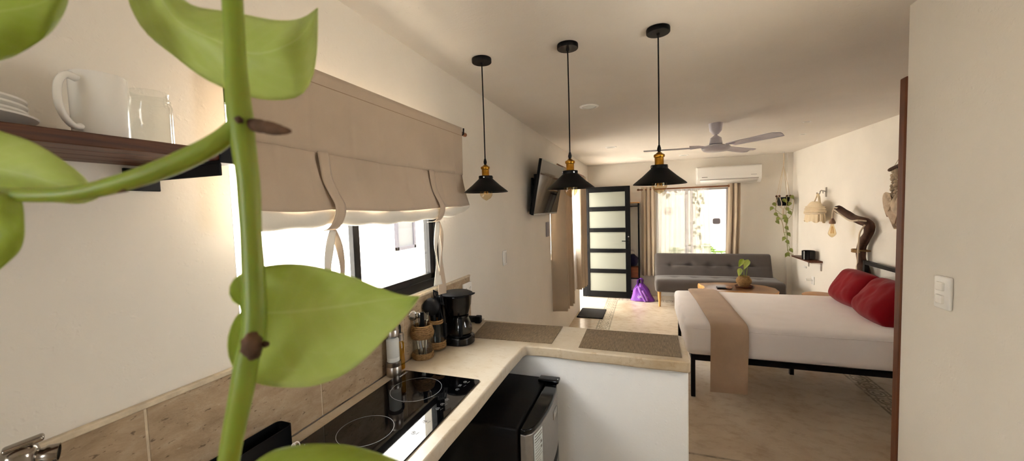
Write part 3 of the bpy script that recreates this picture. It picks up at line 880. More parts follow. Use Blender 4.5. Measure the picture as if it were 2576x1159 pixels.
# ------------------------------------------------------------------ coffee maker
cc = V((-.940, 1.752, CZ))
g = thing('coffee_maker', 'black drip coffee maker with glass carafe in the worktop corner', 'coffee maker', cc)
cy0 = 1.683
base = [(-1.035, 1.70), (-1.03, 1.69)] 
def oval(cx, cy, rx, ry, n=40, p=2.4):
    out = []
    for k in range(n):
        a = 2 * PI * k / n; ca, sa = math.cos(a), math.sin(a)
        out.append((cx + rx * abs(ca) ** (2 / p) * (1 if ca >= 0 else -1), cy + ry * abs(sa) ** (2 / p) * (1 if sa >= 0 else -1)))
    return out
obj('base', MB().prism(oval(-.945, 1.752, .094, .074), CZ + .001, CZ + .042), 'gloss_black', g, bevel=.006, seg=3)
obj('hot_plate', MB().lathe([(0, .0422), (.055, .0422), (.054, .046), (0, .046)], (-.925, 1.752, CZ), 36), 'matte_black', g)
obj('water_tank', MB().prism(oval(-1.004, 1.752, .036, .072, 40, 4), CZ + .0422, 1.286), 'gloss_black', g, bevel=.004)
obj('brew_basket', MB().lathe([(0, .150), (.046, .150), (.060, .156), (.074, .20), (.079, .247), (.082, .250), (.082, .256), (0, .256)], (-.938, 1.752, CZ), 40), 'gloss_black', g)
obj('lid', MB().lathe([(0, .2565), (.083, .2565), (.084, .261), (.07, .268), (0, .270)], (-.938, 1.752, CZ), 40), 'matte_black', g)
obj('lid_tab', MB().rbox((-.848, 1.752, CZ + .262), (.022, .03, .008), .003, (2, 2, 2)), 'matte_black', g)
cv = obj('carafe', MB().lathe([(0, .0465), (.050, .0465), (.056, .052), (.060, .070), (.058, .095), (.046, .125), (.040, .138), (.037, .138), (.043, .124), (.055, .095), (.057, .070), (.053, .055), (0, .050)], (-.920, 1.752, CZ), 40), 'smoke', g)
obj('carafe_collar', MB().lathe([(0, .1385), (.043, .1385), (.044, .148), (0, .1495)], (-.920, 1.752, CZ), 36), 'gloss_black', cv)
hx, hy = -.893, 1.712
dv = V((.45, -.89, 0)).normalized()
mb = MB(); p0 = V((-.920, 1.752, CZ))
mb.tube([p0 + dv * .042 + V((0, 0, .138)), p0 + dv * .075 + V((0, 0, .137)), p0 + dv * .083 + V((0, 0, .118)), p0 + dv * .083 + V((0, 0, .085)), p0 + dv * .074 + V((0, 0, .062)), p0 + dv * .064 + V((0, 0, .060))], .0095, 10)
obj('carafe_handle', mb, 'matte_black', cv)
mb = MB(); q = PY(1128, 800, 1.652)
mb.tube([V((-1.005, 1.672, 1.275)), V((-.99, 1.664, 1.24)), V((-.975, 1.655, 1.20)), V((-.962, 1.650, 1.165))], .0035, 8)
mb.rbox((0, 0, 0), (.020, .016, .070), .005, (2, 2, 3), mx=Matrix.Translation(V((-.957, 1.652, 1.125))))
mb.tube([V((-.957, 1.652, 1.09)), V((-.956, 1.654, 1.062))], [.006, .004], 8)
cdp = obj('power_cord', mb, 'matte_black', g)
mb = MB()
for k in (-.006, .006): mb.box(-.957 + k - .001, -.957 + k + .001, 1.651, 1.653, CZ + .012, CZ + .034)
obj('prong', mb, 'steel', cdp)
# loose black plug on the bar
pc = V((-1.02, 2.085, CZ))
g = thing('power_plug', 'black power plug lying on the bar by the wall outlet', 'plug', pc)
dx = V((1, .12, 0)).normalized()
mxp = frame_mx(pc + V((0, 0, .022)), dx, V((-.12, 1, 0)))
obj('plug_body', MB().rbox((.0, 0, 0), (.062, .036, .036), .008, (3, 2, 2), mx=mxp).rbox((.045, 0, 0), (.036, .044, .042), .006, (2, 2, 2), mx=mxp), 'matte_black', g)
mb = MB()
for k in (-.008, .008): mb.box(.063, .082, k - .003, k + .003, -.001, .001, mx=mxp)
obj('prong', mb, 'steel', g)

# ------------------------------------------------------------------ wall outlet & switches
def plate(name, label, cat, c, w, h, t, axis, rockers):
    """wall plate; axis: outward unit vector; w along the wall"""
    ax = V(axis); c = V(c); al = V((0, 0, 1)).cross(ax)
    mxw = frame_mx(c + ax * (t / 2 + .0008), al, V((0, 0, 1)))
    g = thing(name, label, cat, c)
    obj('cover_plate', MB().rbox((0, 0, 0), (w, h, t), t * .48, (3, 3, 1), mx=mxw), 'white_plastic', g)
    for kind, x, y, a, b in rockers:
        if kind == 'rocker':
            obj('rocker', MB().rbox((x, y, t * .75), (a, b, t * .8), t * .3, (2, 2, 1), mx=mxw), 'white_gloss', g)
        else:
            mb = MB()
            for dx, dy in ((-.007, .004), (.007, .004), (0, -.008)): mb.box(x + dx - .0016, x + dx + .0016, y + dy - .004, y + dy + .004, t * .5 + .0001, t * .5 + .0006, mx=mxw)
            obj('socket_slots', mb, 'ink_grey', g)
    return g
plate('wall_outlet', 'white twin outlet on the backsplash above the plug', 'outlet', (XW + .012, 2.098, 1.236), .115, .075, .012, (1, 0, 0), [('s', -.028, 0, 0, 0), ('s', .028, 0, 0, 0)])
plate('light_switch', 'white switch plate on the left wall beyond the breakfast bar', 'switch', (XW, 2.805, 1.335), .075, .118, .010, (1, 0, 0), [('rocker', 0, 0, .036, .085)])
plate('double_switch', 'white two-rocker switch plate on the near right wall', 'switch', (XP, 1.836, 1.362), .078, .122, .014, (-1, 0, 0), [('rocker', 0, .024, .036, .032), ('rocker', 0, -.024, .036, .032)])
g1 = MB().rbox((0, 0, 0), (.011, .115, .165), .005, (1, 4, 4), mx=Matrix.Translation(V((XW + .007, 4.215, 1.475))))
tag(obj('wall_sensor', g1, 'grey_plate'), 'grey rounded blank plate on the left wall under the television', 'wall plate')

# ------------------------------------------------------------------ roman blind
bl_ = thing('roman_blind', 'taupe tie-up blind with white lining over the kitchen window', 'blind', (XW, 1.32, 2.17))
bx = -.958
yL, yR, zt_, zseam, zb = .685, 1.905, 2.162, 1.915, 1.752
obj('rod', MB().tube([(bx - .008, .67, zt_ - .018), (bx - .008, 1.985, zt_ - .014)], .011, 14), 'rod_wood', bl_)
for y in (.685, 1.925):
    mb = MB().tube([(XW + .001, y, zt_ - .016), (bx - .02, y, zt_ - .016), (bx - .008, y, zt_ - .030), (bx + .010, y, zt_ - .022), (bx + .012, y, zt_ + .01)], .0045, 8)
    mb.lathe([(0, 0), (.018, 0), (.018, .005), (0, .005)], n=16, mx=frame_mx(V((XW + .0008, y, zt_ - .016)), (0, 1, 0), (0, 0, 1)))
    obj('rod_bracket', mb, 'black_metal', bl_)
def sag(u):  # sag of the lower edge between the ties
    d = 0
    for a, b, k in ((0, .20, .006), (.20, .73, .010), (.73, 1, -.004)):
        if a <= u <= b: d = k * math.sin(PI * (u - a) / (b - a))
    return d
CR = [(.07, 1), (.17, -1), (.31, 1), (.43, -1), (.56, 1), (.66, 1), (.8, -1), (.91, 1)]
def fx(u, k):
    return k * (.006 * math.sin(u * 23) + sum(.0035 * sg * math.exp(-((u - c_) / .007) ** 2) for c_, sg in CR))
def fab(u, v):
    y = yL + (yR - yL) * u
    z0 = zt_ + .010 * u; z1 = zseam - .006 * math.sin(PI * u)
    return (bx + .010 + fx(u, max(0, v - .15)), y, z0 + (z1 - z0) * v)
obj('upper_panel', MB().grid(fab, 160, 14), 'blind_cloth', bl_, solid=.002)
def fab2(u, v):
    y = yL + (yR + .010 * v - yL) * u
    z0 = zseam + .012 - .006 * math.sin(PI * u); z1 = zb - .016 - sag(u) + .012 * (u > .9) * (u - .9) * 10
    x = bx + .005 + fx(u, .85 + .3 * v) * (1 - .6 * v) + .034 * v ** 1.5
    for t0 in (.20, .73): x -= .010 * math.exp(-((u - t0) / .02) ** 2) * (1 - v) * min(1, v * 5)
    return (x, y, z0 + (z1 - z0) * v)
obj('lower_panel', MB().grid(fab2, 160, 16), 'blind_cloth', bl_, solid=.002)
obj('stitched_hem', MB().tube([V(fab(i / 80, .17)) + V((.0012, 0, 0)) for i in range(81)], .0011, 6), 'blind_seam', bl_)
# rolled lining tube
pts = []; rs = []
for i in range(61):
    u = i / 60; y = yL + (yR + .045 - yL) * u
    pts.append(V((bx + .006 + .004 * math.sin(u * 31), y, zb - .036 - sag(min(u, 1)) + .030 * max(0, u - .85) / .15)))
    rs.append(.030 + .003 * math.sin(u * 47) - .014 * max(0, u - .93) / .07 - .004 * math.exp(-((u - .205) / .02) ** 2))
obj('rolled_lining', MB().tube(pts, rs, 16), 'lining', bl_)
for u0, zk in ((.205, 0), (.728, .01)):
    y = yL + (yR - yL) * u0; zroll = zb - .036 - sag(u0)
    path = [(bx + .010, y, zseam), (bx + .018, y + .006, 1.83), (bx + .032, y + .012, 1.79), (bx + .052, y + .018, zroll + .03), (bx + .048, y + .012, zroll - .012), (bx + .026, y + .004, zroll - .042), (bx - .010, y - .004, zroll - .046)]
    sp = spline(path, 24)
    w = .019
    t = obj('tie_strap', MB().grid(lambda a, b: sp[round(a * 24)] + V((.004 * (b - .5), (b - .5) * w * 2, 0)), 24, 4), 'blind_cloth', bl_, solid=.002)
    for sgn, ln, wv in ((-1, .30, .3), (1, .35, 1.1)):
        p0 = V((bx + .03, y + .002, zroll - .044))
        sp2 = spline([p0, p0 + V((.008, sgn * .018 - .005, -.05)), p0 + V((.002, sgn * .030, -.12)), p0 + V((-.004, sgn * .022 + .008, -.18)), p0 + V((0, sgn * .018, -ln))], 20)
        obj('ribbon_tail', MB().grid(lambda a, b: sp2[round(a * 20)] + V((.008 * math.sin(a * 7 + wv) * (b - .5) * 2, (b - .5) * (.022 + .022 * a) * (1 - .3 * math.sin(a * 5 + wv)), 0)), 20, 4), 'lining' if sgn < 0 else 'blind_cloth', t, solid=.0015)

# ------------------------------------------------------------------ wall shelf with crockery
SZ0, SZ1, SX = 1.840, 1.862, -.832
g = thing('wall_shelf', 'dark wooden shelf on black bracket high on the left wall', 'shelf', (XW, .2, SZ0))
mb = MB()
for k in range(4):
    w = (SX - XW - .002) / 4
    mb.box(XW + .002 + k * w, XW + .002 + (k + 1) * w - .0015, -.55, .578, SZ0, SZ1)
obj('board', mb, 'shelf_wood', g, bevel=.002)
mb = MB().box(XW + .0015, SX + .004, .548, .588, SZ0 - .006, SZ0 - .0005)
mb.box(SX + .0005, SX + .0055, .548, .588, SZ0 - .006, SZ1 + .012)
mb.box(XW + .0015, XW + .008, .50, .565, SZ0 - .055, SZ0 - .006)
mb.box(XW + .002, SX, .5485, .5535, SZ0 - .032, SZ0 - .006)
obj('bracket', mb, 'black_metal', g, bevel=.0015)
mb = MB().box(XW + .0015, SX + .004, -.35, -.31, SZ0 - .006, SZ0 - .0005)
obj('bracket', mb, 'black_metal', g, bevel=.0015)
ST = SZ1 + .0008
# mug, handle towards the viewer
mc = V((-.950, .424, ST))
g = thing('white_mug', 'large white mug on the shelf between plates and jar', 'mug', mc)
obj('body', MB().lathe([(0, .001), (.033, .001), (.0385, .005), (.0385, .05), (.0385, .122), (.037, .1245), (.0355, .122), (.0355, .05), (.034, .010), (0, .008)], mc, 40), 'white_gloss', g)
hd = V((.40, -.92, 0)).normalized()
pts = [mc + hd * (.038) + V((0, 0, .108)), mc + hd * .055 + V((0, 0, .109)), mc + hd * .068 + V((0, 0, .092)), mc + hd * .071 + V((0, 0, .062)), mc + hd * .064 + V((0, 0, .038)), mc + hd * .050 + V((0, 0, .024)), mc + hd * .038 + V((0, 0, .026))]
obj('handle', MB().tube(spline(pts, 24), .0068, 12, flat=.8), 'white_gloss', g)
jc = V((-.945, .496, ST))
tag(obj('glass_jar', MB().lathe([(0, .001), (.031, .001), (.035, .004), (.036, .012), (.036, .086), (.034, .092), (.031, .094), (.034, .096), (.034, .098), (.031, .100), (.031, .110), (.0325, .112), (.031, .114), (.028, .113), (.028, .098), (.032, .086), (.0325, .010), (0, .007)], jc, 40), 'glass'), 'empty clear glass jar at the right end of the high shelf', 'jar')
pc = V((-.945, .225, ST))
labs = ['lowest white plate of the stack on the high shelf', 'second white plate from the bottom of the shelf stack', 'third white plate from the bottom of the shelf stack', 'topmost white plate of the stack on the high shelf']
for k, lb in enumerate(labs):
    r = .112 if k == 0 else .102
    z = .0 + k * .0085
    tag(obj('dinner_plate', MB().lathe([(0, z + .001), (.062, z + .001), (.066, z + .003), (r, z + .0165), (r + .001, z + .019), (r - .002, z + .0195), (.07, z + .008), (.062, z + .0055), (0, z + .0055)], pc, 56), 'white_gloss'), lb, 'plate', 'white plates stacked on the shelf')
bc = pc + V((0, 0, .0375))
tag(obj('glass_bowl', MB().lathe([(0, .001), (.03, .001), (.034, .004), (.055, .028), (.066, .052), (.064, .053), (.053, .031), (.032, .008), (0, .006)], bc, 40), 'glass'), 'clear glass bowl on top of the plate stack', 'bowl')

# ------------------------------------------------------------------ faucet, bin, cable
f0 = V((-.957, .290, CZ))
g = thing('sink_faucet', 'brushed chrome kitchen tap at the lower left edge of the photo', 'faucet', f0)
obj('body', MB().lathe([(0, .001), (.030, .001), (.030, .010), (.016, .016), (.016, .265), (.021, .275), (.0225, .285), (.0225, .318), (.020, .328), (.012, .334), (0, .336)], f0, 32), 'chrome', g)
obj('lever', MB().rbox((0, 0, 0), (.018, .044, .009), .0042, (2, 4, 1), mx=Matrix.Translation(f0 + V((.006, .004, .336))) @ Matrix.Rotation(.16, 4, 'X') @ Matrix.Rotation(-.4, 4, 'Z')), 'chrome', g)
nd = V((.50, .80, -.10)).normalized(); nu = V((0, 0, 1)); nu = (nu - nd * nd.z).normalized()
nm = frame_mx(f0 + nd * .018 + V((0, 0, .310)), nu.cross(nd), nu)
obj('nozzle', MB().lathe([(0, .0), (.012, 0), (.0125, .008), (.0145, .011), (.0145, .024), (.0120, .024), (.0118, .008), (0, .008)], n=28, mx=nm), 'chrome', g)
obj('nozzle_hollow', MB().lathe([(0, .0085), (.0117, .0085), (.0117, .021), (0, .021)], n=28, mx=nm), 'matte_black', g)  # solid black plug standing in for the dark of the hollow nozzle
obj('spout', MB().tube(spline([f0 + V((.012, -.01, .20)), f0 + V((.10, -.03, .225)), f0 + V((.18, -.05, .21)), f0 + V((.20, -.055, .18))], 20), .0125, 16), 'chrome', g)
# open black bin
mb = MB()
op = rrect(-1.049, -.99, .585, .808, .016, 6); ip = rrect(-1.0465, -.9925, .5875, .8055, .0135, 6)
n = len(op); zb0, zb1 = CZ + .001, CZ + .077
vs = [V((x, y, zb0)) for x, y in op] + [V((x, y, zb1)) for x, y in op] + [V((x, y, zb1)) for x, y in ip] + [V((x, y, zb0 + .004)) for x, y in ip]
fs = [tuple(range(n))[::-1], tuple(range(3 * n, 4 * n))]
for r in range(3): fs += [(r * n + i, r * n + (i + 1) % n, (r + 1) * n + (i + 1) % n, (r + 1) * n + i) for i in range(n)]
mb.add(vs, fs)
tag(obj('organizer_bin', mb, 'matte_black'), 'black open-topped plastic bin on the worktop under the backsplash', 'bin')
mb = MB(); c0 = PZ(705, 1128, CZ + .02)
c0 = V((-.972, .78, CZ + .001))
pts = []
for i in range(61):
    a = i / 60 * 4 * PI
    pts.append(c0 + V((.006 * math.sin(a * .5) + .02 * i / 60, .013 * math.cos(a) + .016 * i / 60, .018 + .016 * math.sin(a))))
mb.tube(pts, .0016, 8)
tag(obj('white_cable', mb, 'white_plastic'), 'loops of thin white cable on the worktop beside the black bin', 'cable')

# ------------------------------------------------------------------ pendant lamps
def pendant():
    r = thing('pendant_lamp', '', 'pendant lamp', (0, 0, 0))
    obj('canopy', MB().lathe([(0, -.001), (.050, -.001), (.051, -.004), (.051, -.020), (.049, -.0225), (0, -.0225)], n=40), 'shade_black', r)
    obj('cord', MB().tube([(0, 0, -.0228), (.001, 0, -.28), (0, 0, -.528)], .0032, 10), 'matte_black', r)
    obj('cord_bushing', MB().lathe([(0, -.0226), (.008, -.0226), (.006, -.032), (0, -.032)], n=16), 'matte_black', r)
    mb = MB().lathe([(0, -.520), (.0045, -.520), (.0085, -.535), (.0085, -.542), (.0055, -.552), (0, -.552)], n=20)
    obj('cord_grip', mb, 'matte_black', r)
    obj('socket', MB().lathe([(0, -.552), (.008, -.552), (.016, -.559), (.0235, -.563), (.0245, -.568), (.0235, -.574), (.0195, -.577), (.0195, -.606), (.021, -.610), (0, -.610)], n=36), 'brass', r)
    sh = obj('shade', MB().lathe([(.0205, -.6105), (.036, -.6105), (.037, -.613), (.037, -.626), (.075, -.661), (.1145, -.693), (.1175, -.697), (.1155, -.698), (.073, -.664), (.0345, -.629), (.0205, -.617)], n=64, closed=True), 'shade_black', r)
    for k in range(3):
        a = 2 * PI * k / 3 - 1.45
        mb = MB().lathe([(0, 0), (.0042, 0), (.0042, .003), (0, .0036)], n=12, mx=frame_mx(V((.0368 * math.cos(a), .0368 * math.sin(a), -.619)), (-math.sin(a), math.cos(a), 0), (0, 0, 1)))
        obj('screw', mb, 'steel', sh)
    bb = obj('bulb', MB().lathe([(.013, -.618), (.0135, -.640), (.020, -.660), (.031, -.684), (.0345, -.700), (.032, -.716), (.022, -.730), (.008, -.738), (.003, -.741), (0, -.742)], n=32), 'amber', r)
    mb = MB()
    for k in range(6):
        a = PI * k / 3
        mb.tube([(.006 * math.cos(a), .006 * math.sin(a), -.660), (.011 * math.cos(a + .3), .011 * math.sin(a + .3), -.708)], .0007, 6)
    mb.tube([(0, 0, -.62), (0, 0, -.665)], .004, 8)
    obj('filament', mb, 'filament', bb)
    return r
p0 = pendant()
labs = ['black cone pendant nearest the kitchen window, leftmost of the three', 'black cone pendant in the middle of the row of three', 'black cone pendant at the open end of the bar, rightmost of three']
for i, ((x, y), lb) in enumerate(zip(((-.803, 1.878), (-.351, 1.887), (.0605, 1.885)), labs)):
    o = p0 if i == 0 else copy_tree(p0)
    o.location = (x, y, H); o['label'] = lb; o['group'] = 'cone pendants over the breakfast bar'
    o.rotation_euler.z = i * .5

# ------------------------------------------------------------------ downlights
def downlight():
    r = thing('downlight', '', 'downlight', (0, 0, 0), 'recessed downlights in the ceiling')
    obj('trim_ring', MB().lathe([(.055, -.0006), (.075, -.0006), (.074, -.005), (.056, -.007)], n=40, closed=True), 'white_plastic', r)
    obj('lens', MB().lathe([(0, -.0006), (.0545, -.0006), (.053, -.004), (0, -.004)], n=40), 'white_gloss', r)
    return r
d0 = downlight()
spots = [(PZ(1482, 267, H), 'round ceiling downlight nearest the pendants'), (PZ(1537, 370, H), 'round ceiling downlight near the far left corner'), (PZ(1720, 390, H), 'round ceiling downlight before the air conditioner'), (PZ(2020, 337, H), 'round ceiling downlight near the right wall'), (PZ(2030, 306, H), 'round ceiling downlight over the bed')]
for i, (p, lb) in enumerate(spots):
    o = d0 if i == 0 else copy_tree(d0)
    o.location = (p.x, p.y, H); o['label'] = lb
    if i > 2: o.scale = (.5, .5, .6)

# ------------------------------------------------------------------ ceiling fan
fc = V((.668, 4.318, H))
g = thing('ceiling_fan', 'pale lilac three-blade ceiling fan', 'ceiling fan', fc)
obj('canopy', MB().lathe([(0, -.001), (.066, -.001), (.062, -.01), (.056, -.075), (.030, -.105), (.018, -.112), (0, -.112)], fc, 40), 'fan_paint', g)
obj('rod', MB().lathe([(0, -.110), (.014, -.110), (.014, -.135), (0, -.135)], fc, 20), 'fan_paint', g)
obj('coupling', MB().lathe([(0, -.120), (.016, -.120), (.052, -.146), (.060, -.198), (.060, -.204), (0, -.204)], fc, 40), 'fan_paint', g)
obj('motor', MB().lathe([(0, -.204), (.035, -.206), (.115, -.224), (.128, -.234), (.128, -.252), (.112, -.270), (.085, -.280), (0, -.284)], fc, 48), 'fan_paint', g)
for k, ad in enumerate((185, 305, 52)):
    a = math.radians(ad)
    R = Matrix.Translation(fc + V((0, 0, -.232))) @ Matrix.Rotation(a, 4, 'Z')
    mb = MB()
    def bladef(u, v):
        r = .17 + .515 * u
        w = (.052 + .022 * u) * (1 if u < .93 else math.sqrt(max(0, 1 - ((u - .93) / .07) ** 2)) * .6 + .4)
        y = (v - .5) * 2 * w
        return R @ V((r, y, -.16 * y - .004 + .010 * (1 - (2 * v - 1) ** 2)))
    mb.grid(bladef, 24, 8)
    b = obj('blade', mb, 'fan_paint', g, solid=.004)
    mb = MB().tube([R @ V((.10, 0, .0)), R @ V((.15, 0, .008)), R @ V((.24, 0, .006))], [.02, .022, .03], 10, flat=.15)
    obj('blade_iron', mb, 'fan_paint', b)

# ------------------------------------------------------------------ television on the left wall
ty0, ty1 = 3.4, 4.375
top = V((-.888, 0, 2.172)); bot = V((-.985, 0, 1.652))
g = thing('television', 'flat television tilted down on a wall bracket', 'television', (XW, 3.9, 1.9))
dn = (bot - top).normalized(); nrm = V((-dn.z, 0, dn.x))
if nrm.x < 0: nrm = -nrm
hgt = (bot - top).length
mxt = frame_mx(V((top.x, ty0, top.z)), (0, 1, 0), -dn)  # local x along y, y up, z = outward or inward
sgn = 1 if (mxt.to_3x3() @ V((0, 0, 1))).dot(nrm) > 0 else -1
L = ty1 - ty0
def tb(mb, x0, x1, y0, y1, z0, z1):
    za, zb_ = sorted((sgn * z0, sgn * z1)); mb.box(x0, x1, y0, y1, za, zb_, mx=mxt)
mb = MB(); tb(mb, 0, L, -hgt, 0, -.030, -.0008)
obj('back_case', mb, 'matte_black', g, bevel=.005)
mb = MB(); tb(mb, .06, L - .06, -hgt, -hgt * .35, -.062, -.0305)
obj('rear_hump', mb, 'matte_black', g, bevel=.010)
mb = MB(); tb(mb, .010, L - .010, -hgt + .018, -.010, -.0005, .0012)
obj('screen', mb, 'tv_screen', g)
mb = MB()
for q in ((0, L, -hgt, -hgt + .017), (0, L, -.0095, 0), (0, .0095, -hgt + .017, -.0095), (L - .0095, L, -hgt + .017, -.0095)): tb(mb, q[0], q[1], q[2], q[3], -.0006, .0022)
obj('bezel', mb, 'tv_bezel', g, bevel=.001)
mb = MB().box(XW + .001, XW + .018, 3.62, 3.80, 1.78, 2.02)
mb.box(XW + .018, -1.01, 3.66, 3.76, 1.86, 1.96)
for y in (3.58, 3.84): mb.box(-1.02, -.985, y - .015, y + .015, 1.74, 2.05, mx=Matrix.Translation(V((.0, 0, 0))))
mb.box(-1.03, -1.005, 3.55, 3.87, 1.88, 1.94)
obj('wall_bracket', mb, 'black_metal', g, bevel=.003)

# ------------------------------------------------------------------ curtains
def curtain(name, label, y0, y1, xc, amp, z0, z1, folds, mat, axis='y', flare=.25, seed=0, group='long beige curtains', cat='curtain', taper=None, near=0):
    mb = MB()
    def f(u, v):
        z = z1 + (z0 - z1) * v
        ph = u * folds * 2 * PI + seed
        a = amp * (1 + flare * v)
        off = near * math.exp(-(u / .10) ** 2) + a * math.sin(ph) + amp * .25 * math.sin(ph * 2.3 + seed * 2 + v * 1.5)
        sq = 1 + (.10 * v - .03)
        t = (y0 + y1) / 2 + (u - .5) * (y1 - y0) * sq + .18 * amp * math.cos(ph) + (taper(v) if taper else 0)
        zz = z + .004 * math.sin(ph + 1) * v
        return (xc + off, t, zz) if axis == 'y' else (t, xc + off, zz)
    mb.grid(f, int(folds * 16), 16)
    o = obj(name, mb, mat, solid=.003 if mat != 'sheer' else 0)
    tag(o, label, cat, group)
    return o
curtain('beige_curtain', 'long beige curtain beside the television, nearest on the left wall', 4.40, 4.88, -.958, .058, .47, 2.19, 4.0, 'curtain', seed=4.4, near=-.055)
curtain('beige_curtain', 'beige curtain on the left wall next to the entry doorway', 5.72, 6.22, -.955, .052, .47, 2.19, 4.5, 'curtain', seed=2.2)
curtain('sheer_curtain', 'white sheer curtain between the two beige curtains on the left wall', 5.02, 5.62, -1.0, .018, .50, 2.18, 7, 'sheer', seed=1, group='white sheer curtains')
g = thing('curtain_rod', 'curtain rod over the side window on the left wall', 'curtain rod', (-.96, 5.3, 2.245))
obj('pole', MB().tube([(-.96, 4.36, 2.215), (-.96, 6.33, 2.215)], .012, 14), 'rod_wood', g)
for y in (4.40, 6.30):
    obj('bracket', MB().box(XW + .001, -.95, y - .012, y + .012, 2.196, 2.202).box(XW + .001, XW + .006, y - .02, y + .02, 2.15, 2.25), 'brushed_steel', g, bevel=.002)
curtain('beige_curtain', 'beige curtain at the left of the garden window behind the purple bag', -.082, .165, 7.475, .028, .40, 2.045, 3.2, 'curtain', 'x', seed=.4)
curtain('beige_curtain', 'beige curtain at the right of the garden window behind the sofa', 1.345, 1.54, 7.475, .028, .40, 2.045, 2.4, 'curtain', 'x', seed=1.4, taper=lambda v: -.05 * v * v)
curtain('sheer_curtain', 'white sheer curtain drawn over the left of the garden window', .18, 1.065, 7.535, .016, .46, 1.985, 11, 'sheer', 'x', seed=.3, group='white sheer curtains')
g = thing('curtain_rod', 'wooden curtain rod over the garden window under the air conditioner', 'curtain rod', (.65, 7.478, 2.0))
obj('pole', MB().tube([(-.12, 7.478, 1.998), (1.36, 7.478, 2.003)], .013, 14), 'rod_wood', g)
for x in (-.13, 1.365): obj('finial', MB().sphere((x, 7.478, 2.0), .022, 14), 'rod_wood', g)
for x in (-.07, 1.40): obj('bracket', MB().box(x - .008, x + .008, 7.47, YB - .001, 1.97, 1.980), 'brushed_steel', g)

# ------------------------------------------------------------------ air conditioner
ax0, ax1, az0, az1, ay = .853, 1.832, 2.045, 2.345, 7.40
g = thing('air_conditioner', 'white split air conditioner above the garden window', 'air conditioner', ((ax0 + ax1) / 2, 7.5, az0))
prof = [(YB - .001, az0 + .02), (YB - .001, az1), (ay + .03, az1), (ay + .006, az1 - .012), (ay, az1 - .04), (ay, az0 + .075), (ay + .012, az0 + .055), (ay + .06, az0 + .01), (ay + .10, az0)]
mxp = Matrix(((0, 0, 1, 0), (1, 0, 0, 0), (0, 1, 0, 0), (0, 0, 0, 1)))
obj('case', MB().prism(prof, ax0, ax1, mx=mxp), 'white_plastic', g, bevel=.006, seg=3)
obj('front_panel', MB().rbox(((ax0 + ax1) / 2, ay - .004, (az0 + .082 + az1 - .02) / 2), (ax1 - ax0 - .012, .012, az1 - az0 - .104), .005, (4, 1, 4)), 'white_plastic', g)
fl_ = MB().add
mb = MB(); mb.add([V((ax0 + .05, ay + .004, az0 + .066)), V((ax1 - .05, ay + .004, az0 + .066)), V((ax1 - .06, ay + .052, az0 + .010)), V((ax0 + .06, ay + .052, az0 + .010))], [(0, 1, 2, 3)])
lv = obj('louvre', mb, 'white_gloss', g, solid=.008)
obj('louvre_gap', MB().box(ax0 + .045, ax1 - .045, ay - .001, ay + .01, az0 + .070, az0 + .077), 'ink_grey', g)
obj('brand_mark', MB().box(ax0 + .075, ax0 + .165, ay - .0115, ay - .010, az0 + .112, az0 + .120), 'ink_grey', g)
obj('model_mark', MB().box(ax1 - .16, ax1 - .075, ay - .0115, ay - .010, az0 + .128, az0 + .134), 'grey_plate', g)

# ------------------------------------------------------------------ sofa
g = thing('sofa_bed', 'charcoal tufted armless sofa under the garden window', 'sofa', (1.06, 7.1, 0))
def tuft(cols, row, dep, rad):
    def d(x, y):
        s_ = 0
        for cx in cols: s_ += dep * math.exp(-(((x - cx) / rad) ** 2 + ((y - row) / rad) ** 2))
        return s_
    return d
cols = [-.62, -.31, 0, .31, .62]
td = tuft(cols, 0, .022, .055)
def seatfn(p, q):
    if q.z > .9:
        p = p.copy(); p.z += .018 * (1 - q.x ** 4) * (1 - q.y ** 4) - td(p.x, p.y + .02)
        p.z -= .010 * math.exp(-((p.y + .02) / .02) ** 2) * (1 - q.x ** 6)
    return p
obj('seat', MB().rbox((1.068, 7.015, .358), (1.865, .58, .215), .05, (48, 24, 4), fn=seatfn), 'sofa', g)
ang = math.radians(-23)
mxb = Matrix.Translation(V((1.045, 7.265, .60))) @ Matrix.Rotation(ang, 4, 'X')
tb2 = tuft(cols, .02, .028, .05)
def backfn(p, q):
    if q.y < -.9:
        p = p.copy(); p.y += -.015 * (1 - q.x ** 4) * (1 - q.z ** 4) + tb2(p.x, p.z) + .012 * math.exp(-((p.z - .02) / .018) ** 2) * (1 - q.x ** 6)
    return p
obj('backrest', MB().rbox((0, 0, 0), (1.80, .13, .50), .045, (48, 4, 22), fn=backfn, mx=mxb), 'sofa', g)
for x in (.205, 1.93):
    for y in (6.785, 7.26):
        obj('leg', MB().lathe([(0, .001), (.016, .001), (.026, .255), (0, .255)], (x, y, 0), 20), 'leg_wood', g)
obj('frame_bar', MB().box(.20, 1.93, 7.20, 7.24, .215, .249), 'black_metal', g)

# ------------------------------------------------------------------ coffee table
out = [(1755, 712), (1772, 722), (1766, 727), (1790, 731), (1812, 732.5), (1850, 733), (1900, 737), (1945, 739), (1960, 733), (1950, 725), (1920, 718), (1880, 714), (1830, 710.5), (1790, 710.5)]
P = [PZ(x, y, .5) for x, y in out]
cm = V((sum(p.x for p in P) / len(P), sum(p.y for p in P) / len(P), 0))
g = thing('coffee_table', 'live-edge wooden slab coffee table between bed and sofa', 'coffee table', cm)
sp = spline([(p.x, p.y, 0) for p in P] + [(P[0].x, P[0].y, 0)], 72)[:-1]
n = len(sp); mb = MB(); rows = []
for z, k in ((.41, .95), (.43, .985), (.47, 1.0), (.492, 1.0), (.50, .985)):
    rows.append([V((cm.x + (p.x - cm.x) * k + .006 * math.sin(i * 1.3 + z * 40), cm.y + (p.y - cm.y) * k, z)) for i, p in enumerate(sp)])
vs = [v for r in rows for v in r]; fs = [tuple(range(n))]
for r in range(4): fs += [(r * n + i, r * n + (i + 1) % n, (r + 1) * n + (i + 1) % n, (r + 1) * n + i) for i in range(n)]
